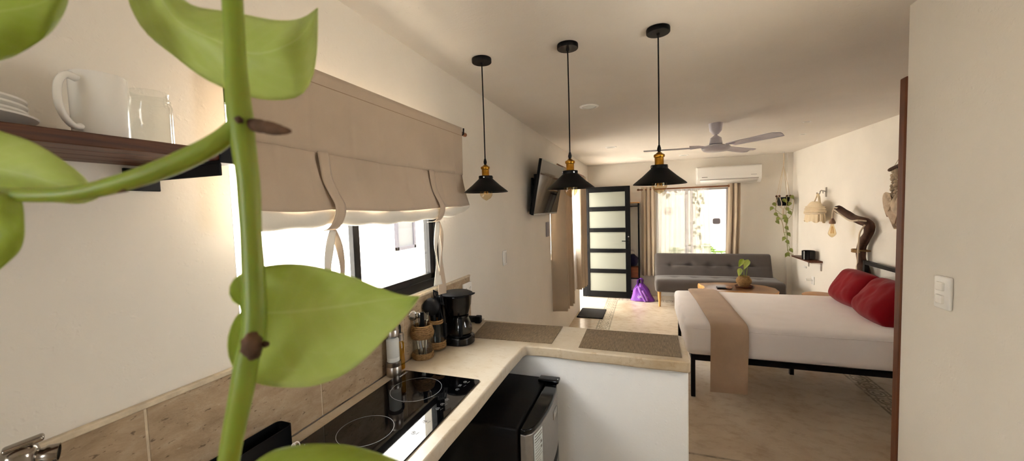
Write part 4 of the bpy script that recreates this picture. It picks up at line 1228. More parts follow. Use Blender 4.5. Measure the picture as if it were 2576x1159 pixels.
mb.add(vs, fs)
obj('slab', mb, 'slab_edge', g)
mb = MB(); mb.add([V((v.x, v.y, .5004)) for v in rows[4]] + [V((v.x, v.y, .4990)) for v in rows[4]], [tuple(range(n))])
obj('polished_top', MB().prism([(v.x, v.y) for v in rows[4]], .4996, .5012), 'slab', g)
for dx, dy in ((-.30, -.02), (.30, -.12), (.28, .14)):
    obj('leg', MB().tube([(cm.x + dx * 1.1, cm.y + dy, .001), (cm.x + dx, cm.y + dy * .8, .415)], [.035, .045], 14), 'slab_edge', g)
# plant pot on tray
pp = PZ(1871, 722, .501)
tc = V((pp.x, pp.y, .5022))
tag(obj('wooden_tray', MB().lathe([(0, 0), (.105, 0), (.112, .010), (.115, .022), (.108, .022), (.102, .012), (0, .010)], tc, 40), 'shelf_wood'), 'round dark wooden tray under the clay pot on the coffee table', 'tray')
pt = tc + V((0, 0, .0115))
g = thing('potted_cutting', 'round clay pot with a young pothos cutting on the coffee table', 'potted plant', pt)
obj('pot', MB().lathe([(0, 0), (.060, 0), (.075, .02), (.098, .065), (.098, .095), (.078, .128), (.068, .135), (.072, .142), (.070, .150), (.062, .148), (.060, .135), (.086, .090), (0, .085)], pt, 44), 'jute_pot', g)
obj('soil', MB().lathe([(0, .128), (.06, .128), (.06, .120), (0, .118)], pt, 30), 'soil', g)
def small_leaf(mb, base, direction, size, normal, wide=.75):
    d = V(direction).normalized(); nn = V(normal); nn = (nn - d * nn.dot(d))
    nn = nn.normalized() if nn.length > 1e-5 else d.orthogonal().normalized()
    s_ = d.cross(nn)
    def f(u, v):
        w = wide * .5 * size * (math.sin(PI * min(1, u * 1.0) ** .62)) * (1 - .25 * u)
        t = (v - .5) * 2
        return V(base) + d * (size * u - .08 * size * abs(t) * (1 - u)) + s_ * (w * t) + nn * (size * (.12 * t * t + .10 * u * (1 - u)) - size * .18 * u * u)
    mb.grid(f, 10, 6)
toC = V((-.25, -1, .15))
tops = [((.03, 0, .14), (.045, -.01, .30), (.05, -.01, .375), 'leaf', .14, (-.35, -.1, -.9)), ((0, -.02, .14), (-.01, -.02, .33), (-.015, -.03, .39), 'leaf_dark', .13, (-.45, .1, -.95)), ((-.02, .0, .14), (-.04, 0, .19), (-.045, -.01, .255), 'leaf', .12, (-.2, -.1, -1))]
for k, (a, b, c_, mt, sz, dr) in enumerate(tops):
    sp3 = spline([pt + V(a), pt + V(b), pt + V(c_)], 12)
    st = obj('stem', MB().tube(sp3, .0035, 8), 'stem', g)
    mb = MB(); small_leaf(mb, sp3[-1], dr, sz, toC, .6)
    obj('leaf', mb, mt, st, solid=.0012)
rp = PZ(1818, 725, .5012)
tag(obj('black_dish', MB().rbox((rp.x, rp.y, .5012 + .012), (.15, .10, .022), .010, (4, 4, 2)), 'slate'), 'flat black object lying on the coffee table', 'remote')
rp = PZ(1833, 726.5, .5012)
tag(obj('pebble', MB().sphere((rp.x + .005, rp.y, .5012 + .020), .045, 18, (1, 1, .44)), 'stone'), 'small brown stone beside the black object on the coffee table', 'stone')

# ------------------------------------------------------------------ bed
BX0, BX1, BY0, BY1 = .365, 2.24, 3.63, 5.09
g = thing('bed', 'double bed with black metal frame and white fitted sheet', 'bed', (1.3, 4.36, 0))
mb = MB()
mb.box(BX0, BX1 - .04, BY0, BY0 + .035, .335, .385); mb.box(BX0, BX1 - .04, BY1 - .035, BY1, .335, .385); mb.box(BX0, BX0 + .035, BY0 + .035, BY1 - .035, .335, .385)
for k in range(7): mb.box(BX0 + .2 + k * .26, BX0 + .24 + k * .26, BY0 + .035, BY1 - .035, .345, .36)
mb.box(BX0 + .035, BX1 - .04, 4.35, 4.39, .335, .3445)
obj('frame', mb, 'black_metal', g, bevel=.002)
for x, y in ((BX0 + .018, BY0 + .018), (BX0 + .018, BY1 - .018), (1.343, 4.37), (1.343, BY0 + .5)):
    if y == BY0 + .5: continue
    obj('leg', MB().box(x - .0175, x + .0175, y - .0175, y + .0175, .001, .3345), 'black_metal', g, bevel=.002)
hb = MB()
for y in (BY0 + .02, BY1 - .02): hb.box(BX1 - .04, BX1, y - .02, y + .02, .001, 1.05)
hb.box(BX1 - .04, BX1, BY0 + .04, BY1 - .04, 1.01, 1.05); hb.box(BX1 - .04, BX1, BY0 + .04, BY1 - .04, .86, .90); hb.box(BX1 - .035, BX1 - .005, BY0 + .04, BY1 - .04, .5, .54)
obj('headboard', hb, 'black_metal', g, bevel=.003)
MX0, MX1 = .322, 2.19
def matfn(p, q):
    p = p.copy()
    if q.z > .5: p.z += .008 * noise.noise(V((p.x * 1.7, p.y * 1.7, 1))) + .004 * noise.noise(V((p.x * 6, p.y * 9, 4)))
    if abs(q.y) > .9 and q.z < .9: p.y += .004 * noise.noise(V((p.x * 5, 0, p.z * 8)))
    if q.x < -.9: p.x += .012 * noise.noise(V((p.y * 9, p.z * 5, 7))) * (1 + q.z)
    return p
obj('mattress', MB().rbox(((MX0 + MX1) / 2, 4.335, .5225), (MX1 - MX0, 1.475, .275), .055, (40, 32, 6), fn=matfn), 'sheet', g, angle=80)
# sheet hem roll on the long side
obj('sheet_seam', MB().tube([(MX0 + .06, 3.5945, .632), (1.2, 3.5925, .628), (MX1 - .06, 3.5945, .632)], .004, 8), 'sheet', g)
# throw blanket
zt2 = .6665
path = [(5.055, .640), (5.03, zt2 + .012), (4.9, zt2 + .016), (4.5, zt2 + .012), (4.0, zt2 + .012), (3.68, zt2 + .010), (3.60, zt2 - .008), (3.575, .62), (3.568, .5), (3.572, .36), (3.568, .2), (3.570, .095)]
sp4 = spline([(0, a, b) for a, b in path], 80)
def tx(v, side):
    # left and right edges along the drape
    L0 = [(.0, .495, .765), (.06, .470, .785), (.3, .50, .80), (.68, .515, .80), (.72, .515, .80), (1, .508, .79)]
    for (a, l, r), (b, l2, r2) in zip(L0, L0[1:]):
        if a <= v <= b:
            t = (v - a) / (b - a); return l + (l2 - l) * t if side == 0 else r + (r2 - r) * t
    return .5
def thr(off):
    def f(u, v):
        i = min(79, int(v * 80)); t = v * 80 - i
        p = sp4[i].lerp(sp4[i + 1], t); q = (sp4[min(i + 1, 80)] - sp4[max(i - 1, 0)]).normalized(); nn = V((0, q.z, -q.y))
        x = tx(v, 0) + (tx(v, 1) - tx(v, 0)) * u
        th = .011 * (1 - abs(2 * u - 1) ** 8) * (1 - abs(2 * v - 1) ** 40) + .0012
        wr = .004 * noise.noise(V((x * 9, p.y * 7, p.z * 7))) * (1 if off > 0 else 0)
        return V((x, p.y, p.z)) + nn * (off * th + wr) + V((0, 0, .010 * (u - .3) if v > .97 else 0))
    return f
mb = MB(); mb.grid(thr(1), 16, 80); mb.grid(thr(-1), 16, 80)
tag(obj('throw_blanket', mb, 'throw', weld=True, angle=80), 'taupe fleece throw draped across the foot of the bed', 'blanket')
# red pillows
def pillow(mb, w, h, t, mx, seed):
    def half(sg):
        def f(u, v):
            a, b = u * 2 - 1, v * 2 - 1
            sh = (max(0, 1 - a ** 4) * max(0, 1 - b ** 4)) ** .5
            px = a * w / 2 * (1 - .10 * b * b * abs(a) ** 2); py = b * h / 2 * (1 - .10 * a * a * b ** 2)
            z = sg * t / 2 * sh
            z += .012 * noise.noise(V((px * 9 + seed, py * 9, sg))) * sh + .006 * noise.noise(V((px * 25 + seed, py * 14, sg * 3))) * sh
            return mx @ V((px, py, z))
        return f
    mb.grid(half(1), 30, 30); mb.grid(half(-1), 30, 30)
def pill(label, ca, wid, hei, th, tilt, yawr, seed):
    mx = Matrix.Translation(V(ca)) @ Matrix.Rotation(yawr, 4, 'Z') @ Matrix.Rotation(tilt, 4, 'Y') @ Matrix.Rotation(PI / 2, 4, 'Z')
    mb = MB(); pillow(mb, wid, hei, th, mx, seed)
    tag(obj('red_cushion', mb, 'red', weld=True, angle=80), label, 'cushion', 'red cushions on the bed')
pill('red cushion farther along the headboard, by the driftwood lamp', (1.975, 4.70, .815), .52, .38, .25, math.radians(-58), .05, 1)
pill('red cushion nearest the viewer on the bed', (1.955, 4.135, .81), .56, .41, .27, math.radians(-52), -.05, 5)
# round bedside stool
sc_ = V((2.07, 5.72, 0))
g = thing('bedside_stool', 'round wooden bedside stool beyond the bed', 'stool', sc_)
obj('top', MB().lathe([(0, .49), (.19, .49), (.20, .50), (.20, .518), (.19, .525), (0, .525)], sc_, 40), 'stool_wood', g)
for k in range(3):
    a = 2 * PI * k / 3
    obj('leg', MB().tube([sc_ + V((.17 * math.cos(a), .17 * math.sin(a), .001)), sc_ + V((.12 * math.cos(a), .12 * math.sin(a), .492))], .016, 12), 'stool_wood', g)

# ------------------------------------------------------------------ driftwood lamp
g = thing('driftwood_lamp', 'driftwood branch lamp with rope-hung bulb above the bed', 'wall lamp', (2.2, 5.0, 0))
LX = 2.13
px_ = [(2100, 524, 6), (2108, 526, 9), (2125, 536, 10), (2145, 547, 10), (2163, 554, 9.5), (2180, 560, 11), (2187, 572, 11), (2184, 588, 10), (2174, 604, 10.5), (2167, 622, 10), (2166, 645, 9.5), (2171, 672, 10.5), (2176, 695, 12), (2180, 716, 12)]
pts = []; rs = []
for i, (x, y, r) in enumerate(px_):
    xx = LX + .115 * min(1, i / 5)
    p = PX(x, y, xx); pts.append(p); rs.append(r / FPX * (p - CAM).dot(fw))
last = pts[-1]; pts += [last + V((.02, -.02, -.2)), V((last.x + .02, last.y - .02, .001))]; rs += [.062, .062]
for q in range(2): pts[-1 - q].y = min(max(pts[-1 - q].y, 5.16), 5.3)
pts[-3].y = max(pts[-3].y, 4.95)
mb = MB(); spp = taper_tube(mb, pts, rs, 70, 16, jitter=lambda q: 1 + .22 * noise.noise(q * 9))
stub = spp[36]
mb.tube([stub, stub + V((0, .05, .03)), stub + V((0, .075, .05))], [.04, .03, .018], 10)
obj('branch', mb, 'driftwood', g)
tip = PX(2104, 527, LX); b0 = PX(2094, 548, LX)
obj('rope', MB().tube(spline([tip + V((0, -.03, .02)), tip + V((-.01, .03, .015)), b0 + V((0, 0, .05)), b0], 16), .009, 10).tube(spline([tip + V((-.05, -.08, .0)), PX(2135, 553, LX - .07), PX(2160, 554, LX - .07), PX(2178, 556, LX + .0)], 16), .009, 10), 'rope_white', g)
mb = MB().tube(spline([PX(2175, 566, LX + .04), PX(2163, 585, LX + .03), PX(2160, 610, LX + .03), PX(2158, 640, LX + .05), PX(2157, 668, LX + .08)], 24), .008, 10)
e = PX(2157, 668, LX + .08); mb.lathe([(0, 0), (.014, 0), (.016, -.05), (.008, -.075), (0, -.078)], e, 16)
obj('pull_cord', mb, 'rope_white', g)
q = spp[30]
obj('lashing', MB().tube([q + V((.075 * math.cos(a), .075 * math.sin(a), .01 * math.sin(a * .5))) for a in [2 * PI * k / 24 for k in range(41)]], .010, 8), 'rope', g)
obj('socket', MB().lathe([(0, .045), (.012, .045), (.022, .025), (.033, 0), (.032, -.018), (.026, -.022), (0, -.022)], b0 + V((0, 0, -.05)), 24), 'stone', g)
bc = b0 + V((0, 0, -.073))
bb = obj('bulb', MB().lathe([(.016, 0), (.018, -.02), (.030, -.065), (.041, -.11), (.040, -.122), (.026, -.145), (.008, -.16), (0, -.162)], bc, 28), 'amber', g)
mb = MB()
for k in range(6):
    a = PI * k / 3; mb.tube([bc + V((.008 * math.cos(a), .008 * math.sin(a), -.03)), bc + V((.016 * math.cos(a), .016 * math.sin(a), -.115))], .0012, 6)
obj('filament', mb, 'filament', bb)

# ------------------------------------------------------------------ macrame bag on hook
BXW = 2.19
g = thing('wall_hook', 'metal wall hook holding the folded blanket, above the bed', 'hook', (XR, 6.05, 1.85))
q0 = PX(2077, 482, XR - .012)
mb = MB().box(XR - .012, XR - .001, q0.y - .014, q0.y + .014, q0.z - .07, q0.z + .06)
hp = [PX(2077, 481, XR - .02), PX(2074, 480.5, 2.26), PX(2068, 479, 2.22), PX(2064, 480, 2.20), PX(2061, 488, 2.19), PX(2056, 489, 2.175), PX(2055, 484, 2.17)]
mb.tube(spline(hp, 30), .0075, 8)
mb.tube([PX(2070, 480, 2.235), PX(2070.5, 486, 2.235)], .006, 8)
obj('hook_plate', mb, 'brushed_steel', g, bevel=.001)
ctr = PX(2054, 533, BXW)
g = thing('macrame_bag', 'folded cream macrame hammock bundle hanging from the wall hook', 'hanging bundle', ctr)
w = .33; 
def bundle(z0, z1, wfun, tfun, seed, pleat, nv=14):
    mb = MB()
    def f(u, v):
        a = u * 2 * PI; z = z0 + (z1 - z0) * v
        hw, ht = wfun(v), tfun(v)
        pl = 1 + pleat * math.sin(a * 15 + seed) * (.3 + .7 * v)
        zz = z + (.012 * math.sin(a * 7 + seed) if v > .95 else 0)
        return ctr + V((ht * math.sin(a) * pl - .02 , hw * math.cos(a) * pl, zz))
    mb.grid(f, 96, nv); return mb
# stacked folds (upper half) - several rounded layers
zt3 = PX(2056, 506, BXW).z - ctr.z; zm = PX(2055, 534, BXW).z - ctr.z; zb3 = PX(2055, 557, BXW).z - ctr.z
up_ = obj('folded_cloth', bundle(zt3, zm - .01, lambda v: (.232 * (1 - (1 - v) ** 2.6) ** .5) * (1 + .045 * abs(math.sin(v * 17)) * (v > .35)), lambda v: (.02 + .055 * math.sin(min(1, v + .15) * PI / 2)) * (1 + .35 * abs(math.sin(v * 17)) * (v > .35)), 1, .0, 60), 'macrame', g, weld=True, angle=80)
obj('fringe_skirt', bundle(zm + .005, zb3, lambda v: .230 + .014 * v, lambda v: .075 + .01 * v, 3, .07), 'macrame', g, weld=True, angle=80)
mb = MB().tube([ctr + V((.085 * math.sin(a) - .02, .238 * math.cos(a), zm - .005 + .01 * math.sin(a))) for a in [2 * PI * k / 32 for k in range(33)]], .011, 8)
obj('binding_cord', mb, 'rope_white', g)
hk = PX(2056, 489, 2.175)
mb = MB().tube(spline([ctr + V((-.01, .05, zt3 - .01)), hk + V((0, .02, -.03)), hk + V((0, 0, .008)), hk + V((.0, -.05, -.03)), ctr + V((-.01, -.12, zt3 - .02)), ctr + V((0, -.16, zt3 - .12))], 30), .015, 10, flat=.5)
obj('hanging_loop', mb, 'macrame', g)

# ------------------------------------------------------------------ wall hanging at the right
hx_ = XR - .02
g = thing('wall_hanging', 'beaded wall hanging with dried leaves above the headboard', 'wall hanging', (XR, 4.75, 1.8))
s0 = PX(2237, 428, hx_ - .02); s1 = V((hx_ - .02, s0.y - .42, s0.z + .05))
obj('stick', MB().tube(spline([s0, s0.lerp(s1, .5) + V((0, 0, .015)), s1], 16), [.014] + [.018] * 15 + [.014], 10), 'driftwood', g)
mid = s0.lerp(s1, .5)
obj('hanging_string', MB().tube([s0.lerp(s1, .12), mid + V((.02, 0, .17)), s0.lerp(s1, .88)], .003, 6), 'rope_white', g)
for t_, nb, seed in ((.17, 9, 0), (.3, 9, 1), (.5, 9, 2), (.75, 8, 3)):
    p = s0.lerp(s1, t_) + V((-.005, 0, 0))
    mb = MB()
    for k in range(nb):
        r = .014 + .005 * ((k * 7 + seed) % 3)
        mb.sphere(p + V((0, .006 * math.sin(k * 2 + seed), -.03 - k * .034)), r, 10)
    mb.tube([p, p + V((0, 0, -.37))], .003, 6)
    obj('bead_string', mb, 'shell', g)
lf_ = PX(2247, 494, hx_ - .02)
for dy, dz, sz, dr in ((.055, .005, .25, (0, .45, -.75)), (.0, -.01, .34, (0, -.15, -1)), (-.10, .0, .32, (0, -.5, -.8)), (-.2, .0, .3, (0, -.2, -1)), (-.02, -.08, .26, (0, .32, -.9))):
    mb = MB(); small_leaf(mb, V((lf_.x - abs(dy) * .1, lf_.y + dy - .06, lf_.z + dz + .01)), dr, sz, (-1, 0, .2), .85)
    obj('dried_leaf', mb, 'shell', g, solid=.004)

# ------------------------------------------------------------------ corner shelf, pot, small outlets
g = thing('corner_shelf', 'small wooden wall shelf in the far right corner', 'shelf', (2.2, 6.75, .84))
sx0, sy0_, sy1_, sz_ = 2.15, 6.36, 7.05, .838
obj('board', MB().box(sx0, XR - .001, sy0_, sy1_, sz_, sz_ + .022), 'shelf_wood', g, bevel=.003)
for y in (sy0_ + .04, sy1_ - .22): obj('bracket', MB().box(XR - .012, XR - .001, y - .010, y + .010, sz_ - .12, sz_ - .0005).box(sx0 + .03, XR - .012, y - .010, y + .010, sz_ - .012, sz_ - .0005), 'brushed_steel', g, bevel=.001)
pc_ = PX(2018, 650, 2.2); pc_ = V((2.205, 6.55, sz_ + .0225))
mb = MB().lathe([(0, .001), (.075, .001), (.080, .004), (.080, .125), (.077, .128), (.072, .125), (.072, .02), (0, .016)], pc_, 6 * 6)
tag(obj('black_pot', mb, 'gloss_black'), 'black pot standing on the small corner shelf', 'pot')
plate('wall_outlet', 'small white outlet on the right wall just under the corner shelf', 'outlet', (XR, 6.97, .69), .11, .03, .010, (-1, 0, 0), [])
g = plate('wall_outlet', 'white outlet low on the right wall between corner shelf and bed', 'outlet', (XR, 6.67, .535), .085, .12, .010, (-1, 0, 0), [('s', 0, 0, 0, 0)])
obj('plugged_adapter', MB().rbox((XR - .05, 6.70, .54), (.07, .04, .03), .008, (2, 2, 2)), 'white_plastic', g)

# ------------------------------------------------------------------ hanging pothos in macrame holder
hc = PZ(1970, 387, H); hc = V((2.13, 7.38, H))
g = thing('hanging_pothos', 'pothos in a black pot hung from the ceiling by cotton cords', 'hanging plant', (hc.x, hc.y, 1.65))
pz0, pz1 = 1.635, 1.775
obj('ceiling_hook', MB().lathe([(0, 0), (.012, 0), (.012, -.012), (.004, -.02), (0, -.02)], hc + V((0, 0, -.0006)), 16), 'white_plastic', g)
knot = V((hc.x, hc.y, 2.30))
mb = MB().tube(spline([hc + V((0, 0, -.015)), hc + V((.004, 0, -.1)), knot], 10), .009, 8)
for k in range(4):
    a = PI / 4 + PI / 2 * k; rr = .105
    p1 = V((hc.x + rr * math.cos(a), hc.y + rr * math.sin(a), pz1 + .015)); p2 = V((hc.x + .098 * math.cos(a + .3), hc.y + .098 * math.sin(a + .3), pz0 + .04)); p3 = V((hc.x, hc.y, pz0 - .06))
    mb.tube([knot, p1], .0045, 6); mb.tube(spline([p1, p2, V((hc.x + .05 * math.cos(a), hc.y + .05 * math.sin(a), pz0 - .015)), p3], 12), .006, 6)
mb.tube([V((hc.x, hc.y, pz0 - .05)), V((hc.x, hc.y, pz0 - .20))], [.016, .02], 10)
obj('cord_holder', mb, 'rope_white', g)
for k in range(4):
    a = PI / 4 + PI / 2 * k
    obj('wooden_bead', MB().sphere((hc.x + .105 * math.cos(a), hc.y + .105 * math.sin(a), pz1 + .018), .018, 12), 'shelf_wood', g)
obj('pot', MB().lathe([(0, pz0), (.072, pz0), (.094, pz1), (.088, pz1), (.085, pz1 - .02), (0, pz1 - .02)], (hc.x, hc.y, 0), 32), 'matte_black', g)
vines = [[(hc.x - .05, hc.y - .05, pz1 - .01), (hc.x - .10, hc.y - .10, pz1 + .0), (hc.x - .13, hc.y - .1, 1.55), (hc.x - .04, hc.y - .09, 1.38), (hc.x - .005, hc.y - .06, 1.2)],
         [(hc.x + .06, hc.y - .05, pz1 - .01), (hc.x + .11, hc.y - .10, pz1), (hc.x + .10, hc.y - .09, 1.52), (hc.x + .03, hc.y - .08, 1.40)],
         [(hc.x, hc.y - .07, pz1 - .01), (hc.x + .01, hc.y - .13, pz1 - .02), (hc.x + .01, hc.y - .1, 1.4), (hc.x + .03, hc.y - .08, 1.15), (hc.x + .04, hc.y - .08, .95), (hc.x + .07, hc.y - .09, .86), (hc.x + .12, hc.y - .10, .845)]]
lfpx = [(1945, 515, 1), (1943, 525, -1), (1949, 540, 1), (1953, 559, 1), (1959, 551, -1), (1990, 497, 1), (1988, 514, -1), (1978, 527, 1), (1984, 536, 1), (1976, 546, -1), (1974, 557, 1), (1976, 574, 1), (1981, 590, 1), (1974, 601, -1), (1978, 609, 1), (1987, 630, 1), (1981, 642, -1), (1979, 640, 1), (1975, 552, 1), (1970, 505, 1)]
for k, pth in enumerate(vines):
    sv = spline(pth, 40); vn = obj('vine', MB().tube(sv, .004, 6), 'vine_far', g)
    for j, (x, y, sg) in enumerate(lfpx):
        if j % 3 != k: continue
        q = PY(x, y, hc.y - .10)
        near = min(sv, key=lambda s_: (s_ - q).length)
        mb = MB(); small_leaf(mb, q + V((0, 0, .03)), (sg * .5, -.25, -.8), .075, (-.2, -1, .3), .8)
        mb.tube([near, q + V((0, 0, .03))], .0025, 6)
        obj('leaf', mb, 'leaf_far', vn, solid=.001)

# ------------------------------------------------------------------ wardrobe rack behind the door
g = thing('clothes_rack', 'black tube clothes rack with wooden top behind the open door', 'clothes rack', (-.5, 7.46, 0))
rx0, rx1, ry0, ry1 = -.98, -.128, 7.36, 7.57
mb = MB()
for x in (rx0, rx1):
    for y in (ry0, ry1): mb.box(x - .012, x + .012, y - .012, y + .012, .001, 1.755)
for z in (1.70, .36, .12):
    mb.box(rx0, rx1, ry0 - .010, ry0 + .010, z - .010, z + .010); mb.box(rx0, rx1, ry1 - .010, ry1 + .010, z - .010, z + .010)
    for x in (rx0, rx1): mb.box(x - .010, x + .010, ry0, ry1, z - .0102, z + .0102)
obj('tube_frame', mb, 'black_metal', g, smooth=False)
obj('top_board', MB().box(rx0 - .02, rx1 + .02, ry0 - .02, ry1 + .015, 1.756, 1.776), 'leg_wood', g, bevel=.002)
obj('lower_shelf', MB().box(rx0 + .013, rx1 - .013, ry0 - .005, ry1, .3705, .385), 'drawer_wood', g)
tag(obj('wooden_drawer_box', MB().box(-.62, -.14, 7.352, 7.56, .3855, .565), 'drawer_wood', bevel=.004), 'brown wooden box on the clothes rack shelf behind the door', 'box')
o = tag(obj('white_box', MB().box(-.62, -.145, 7.352, 7.56, .1305, .345), 'white_cloth', bevel=.004), 'pale box on the bottom of the clothes rack behind the door', 'box')
mb = MB().rbox((-.30, 7.455, .685), (.30, .16, .23), .08, (8, 6, 6), fn=lambda p, q: p + V((.02, .015, .02)) * noise.noise(p * 14))
tag(obj('folded_clothes', mb, 'navy'), 'navy bundle of clothes on the wooden box behind the door', 'clothes')
mb = MB().rbox((-.29, 7.455, .842), (.19, .13, .08), .038, (8, 6, 4), fn=lambda p, q: p + V((.02, .015, .015)) * noise.noise(p * 16))
tag(obj('folded_cloth', mb, 'white_cloth'), 'pale folded cloth on the navy bundle behind the door', 'clothes')

# ------------------------------------------------------------------ purple tote bag
tb0 = V((-.07, 7.16, 0))
g = thing('tote_bag', 'purple nonwoven shopping bag on the floor between door and sofa', 'bag', tb0)
mb = MB()
def bag(u, v):
    a = u * 2 * PI; z = .006 + .30 * v
    w = .165 * (1 - v) ** .75 + .045; d = .095 * (1 - v) ** .8 + .02
    ca, sa = math.cos(a), math.sin(a); e = .75
    x = w * abs(ca) ** e * (1 if ca > 0 else -1); y = d * abs(sa) ** e * (1 if sa > 0 else -1)
    wr = .022 * noise.noise(V((x * 9, y * 9, z * 8))) * (1 - .4 * v) + .008 * math.sin(a * 9) * v
    return tb0 + V((x + wr - .04 * v, y + wr, z + .012 * math.sin(a * 3) * v))
mb.grid(bag, 48, 18)
mb.add([V(bag(i / 48, 0)) for i in range(48)], [tuple(range(48))])
obj('body', mb, 'purple', g, weld=True, angle=60)
sp5 = spline([tb0 + V((-.07, -.01, .28)), tb0 + V((-.075, -.02, .37)), tb0 + V((-.035, -.03, .405)), tb0 + V((.0, -.02, .37)), tb0 + V((-.01, -.01, .285))], 20)
obj('handle', MB().grid(lambda u, v: sp5[round(u * 20)] + V(((v - .5) * .040, (v - .5) * .05, .012 * (v - .5))), 20, 3), 'purple', g, solid=.003)
sp6 = spline([tb0 + V((-.07, -.045, .26)), tb0 + V((-.035, -.088, .17)), tb0 + V((.02, -.112, .06)), tb0 + V((.05, -.125, .012)), tb0 + V((.075, -.118, .022)), tb0 + V((.055, -.105, .09)), tb0 + V((.0, -.085, .2))], 30)
obj('strap', MB().grid(lambda u, v: sp6[round(u * 30)] + V(((v - .5) * .036, -.012, (v - .5) * .012)), 30, 2), 'purple_strap', g, solid=.003)
mxl = frame_mx(tb0 + V((-.048, -.112, .085)), (1, -.05, .28), (-.28, .1, 1))
obj('printed_letters', text_mb('OE', .055, mxl, .002), 'ink_white', g)
mxl = frame_mx(tb0 + V((.082, -.104, .085)), (1, .25, .2), (-.2, .1, 1))
obj('printed_letters', text_mb('L', .04, mxl, .002), 'ink_white', g)

# ------------------------------------------------------------------ doormat
P = [PZ(x, y, 0) for x, y in ((1463, 776), (1526, 778), (1515, 802), (1448, 799))]
P = [V((-1.03, 6.37, 0)), V((-.632, 6.37, 0)), V((-.638, 5.825, 0)), V((-1.035, 5.825, 0))]
tag(obj('doormat', MB().prism([(p.x, p.y) for p in P][::-1], .001, .014), 'mat_black', bevel=.004), 'black doormat on the floor by the entry doorway', 'doormat')

# ------------------------------------------------------------------ foreground pothos vine
sroot = PD(586, -40, .19)
g = thing('pothos_vine', 'trailing pothos vine close in front of the viewer', 'pothos vine', (sroot.x, sroot.y, H - .001))
stem_px = [(580, -120, 22, .192), (585, 0, 23, .190), (592, 150, 24, .189), (597, 230, 27, .188), (604, 300, 30, .188), (612, 360, 27, .188), (622, 435, 26, .188), (627, 500, 26, .189), (631, 580, 24, .189), (637, 680, 26, .190), (641, 780, 27, .190), (637, 850, 28, .190), (622, 900, 27, .190), (609, 980, 27, .190), (589, 1080, 25, .191), (576, 1155, 24, .191), (560, 1260, 22, .192), (540, 1400, 20, .193)]
pts = [PD(x, y, d) for x, y, r, d in stem_px]; rs = [r / FPX * d for x, y, r, d in stem_px]
p0 = pts[0]
pts = [V((p0.x, p0.y, H - .001)), V((p0.x, p0.y, H - .25)), V((p0.x, p0.y, p0.z + .12))] + pts; rs = [.004, .004, .0045] + rs
mb = MB(); taper_tube(mb, pts, rs, 120, 18)
obj('main_stem', mb, 'stem', g)
br_px = [(604, 305, 20, .187), (575, 335, 22, .186), (540, 362, 24, .184), (480, 394, 25, .182), (400, 428, 24, .179), (300, 461, 22, .176), (200, 484, 19, .173), (100, 491, 18, .171), (0, 486, 17, .170), (-120, 468, 16, .169), (-320, 420, 16, .168)]
bp = [PD(x, y, d) for x, y, r, d in br_px]
mb = MB(); taper_tube(mb, bp, [r / FPX * d for x, y, r, d in br_px], 56, 16)
side = obj('side_stem', mb, 'stem', g)
mb = MB().tube([PD(x, y, .176) for x, y in ((318, 474), (275, 482), (245, 486))], [.0016, .0013, .0005], 8)
obj('husk', mb, 'brown_bud', side)
rt_px = [(622, 312, 13, .189), (650, 316, 17, .187), (685, 323, 16, .186), (712, 328, 11, .185), (732, 330, 4, .185)]
mb = MB(); taper_tube(mb, [PD(x, y, d) for x, y, r, d in rt_px], [r / FPX * d for x, y, r, d in rt_px], 24, 12, jitter=lambda q: 1 + .15 * noise.noise(q * 700))
obj('aerial_root', mb, 'brown_bud', g)
mb = MB()
def blob(x, y, d, r, sc=(1, 1, 1)):
    R_ = r / FPX * d; c_ = PD(x, y, d)
    bm2 = MB(); bm2.sphere((0, 0, 0), R_, 12, sc)
    for v in bm2.bm.verts: v.co = v.co * (1 + .35 * noise.noise(v.co * 900)) + c_
    me = bpy.data.meshes.new('t'); bm2.bm.to_mesh(me); mb.bm.from_mesh(me); bpy.data.meshes.remove(me)
blob(601, 301, .1815, 9)
obj('node_scar', mb, 'brown_bud', g)
mb = MB(); blob(632, 868, .1830, 24, (1, 1, 1.3)); blob(636, 886, .1830, 18)
obj('node_scar', mb, 'brown_bud', g)
mb = MB(); blob(668, 865, .186, 8); mb.tube([PD(640, 868, .186), PD(668, 866, .186)], [.0012, .0008], 8)
obj('root_bud', mb, 'brown_bud', g)
def big_leaf(mat, mid, upc, loc_, d0, d1, cup, droop=0, parent=g):
    N = 30
    m_ = spline(mid, N); u_ = spline(upc, N); l_ = spline(loc_, N)
    mb = MB()
    def f(a, b):
        i = round(a * N); t = b * 2 - 1
        e = u_[i] if t < 0 else l_[i]
        p = m_[i].lerp(e, abs(t))
        d = d0 + (d1 - d0) * a + cup * t * t + droop * a * a + .0012 * math.sin(a * 19 + t * 3) * abs(t)
        return PD(p.x, p.y, d)
    mb.grid(f, N, 20)
    return obj('leaf', mb, mat, parent, solid=.0005, angle=80)
# large heart-shaped leaf below centre
big_leaf('leaf', [(606, 784), (700, 785), (800, 776), (900, 762), (1000, 748), (1056, 745)],
         [(606, 784), (606, 770), (590, 762), (577, 738), (585, 706), (622, 680), (700, 664), (780, 667), (870, 690), (950, 722), (1010, 742), (1056, 745)],
         [(606, 784), (604, 792), (588, 806), (573, 855), (578, 905), (605, 945), (655, 966), (720, 974), (790, 970), (860, 944), (920, 900), (980, 838), (1022, 792), (1056, 745)], .198, .235, -.012)
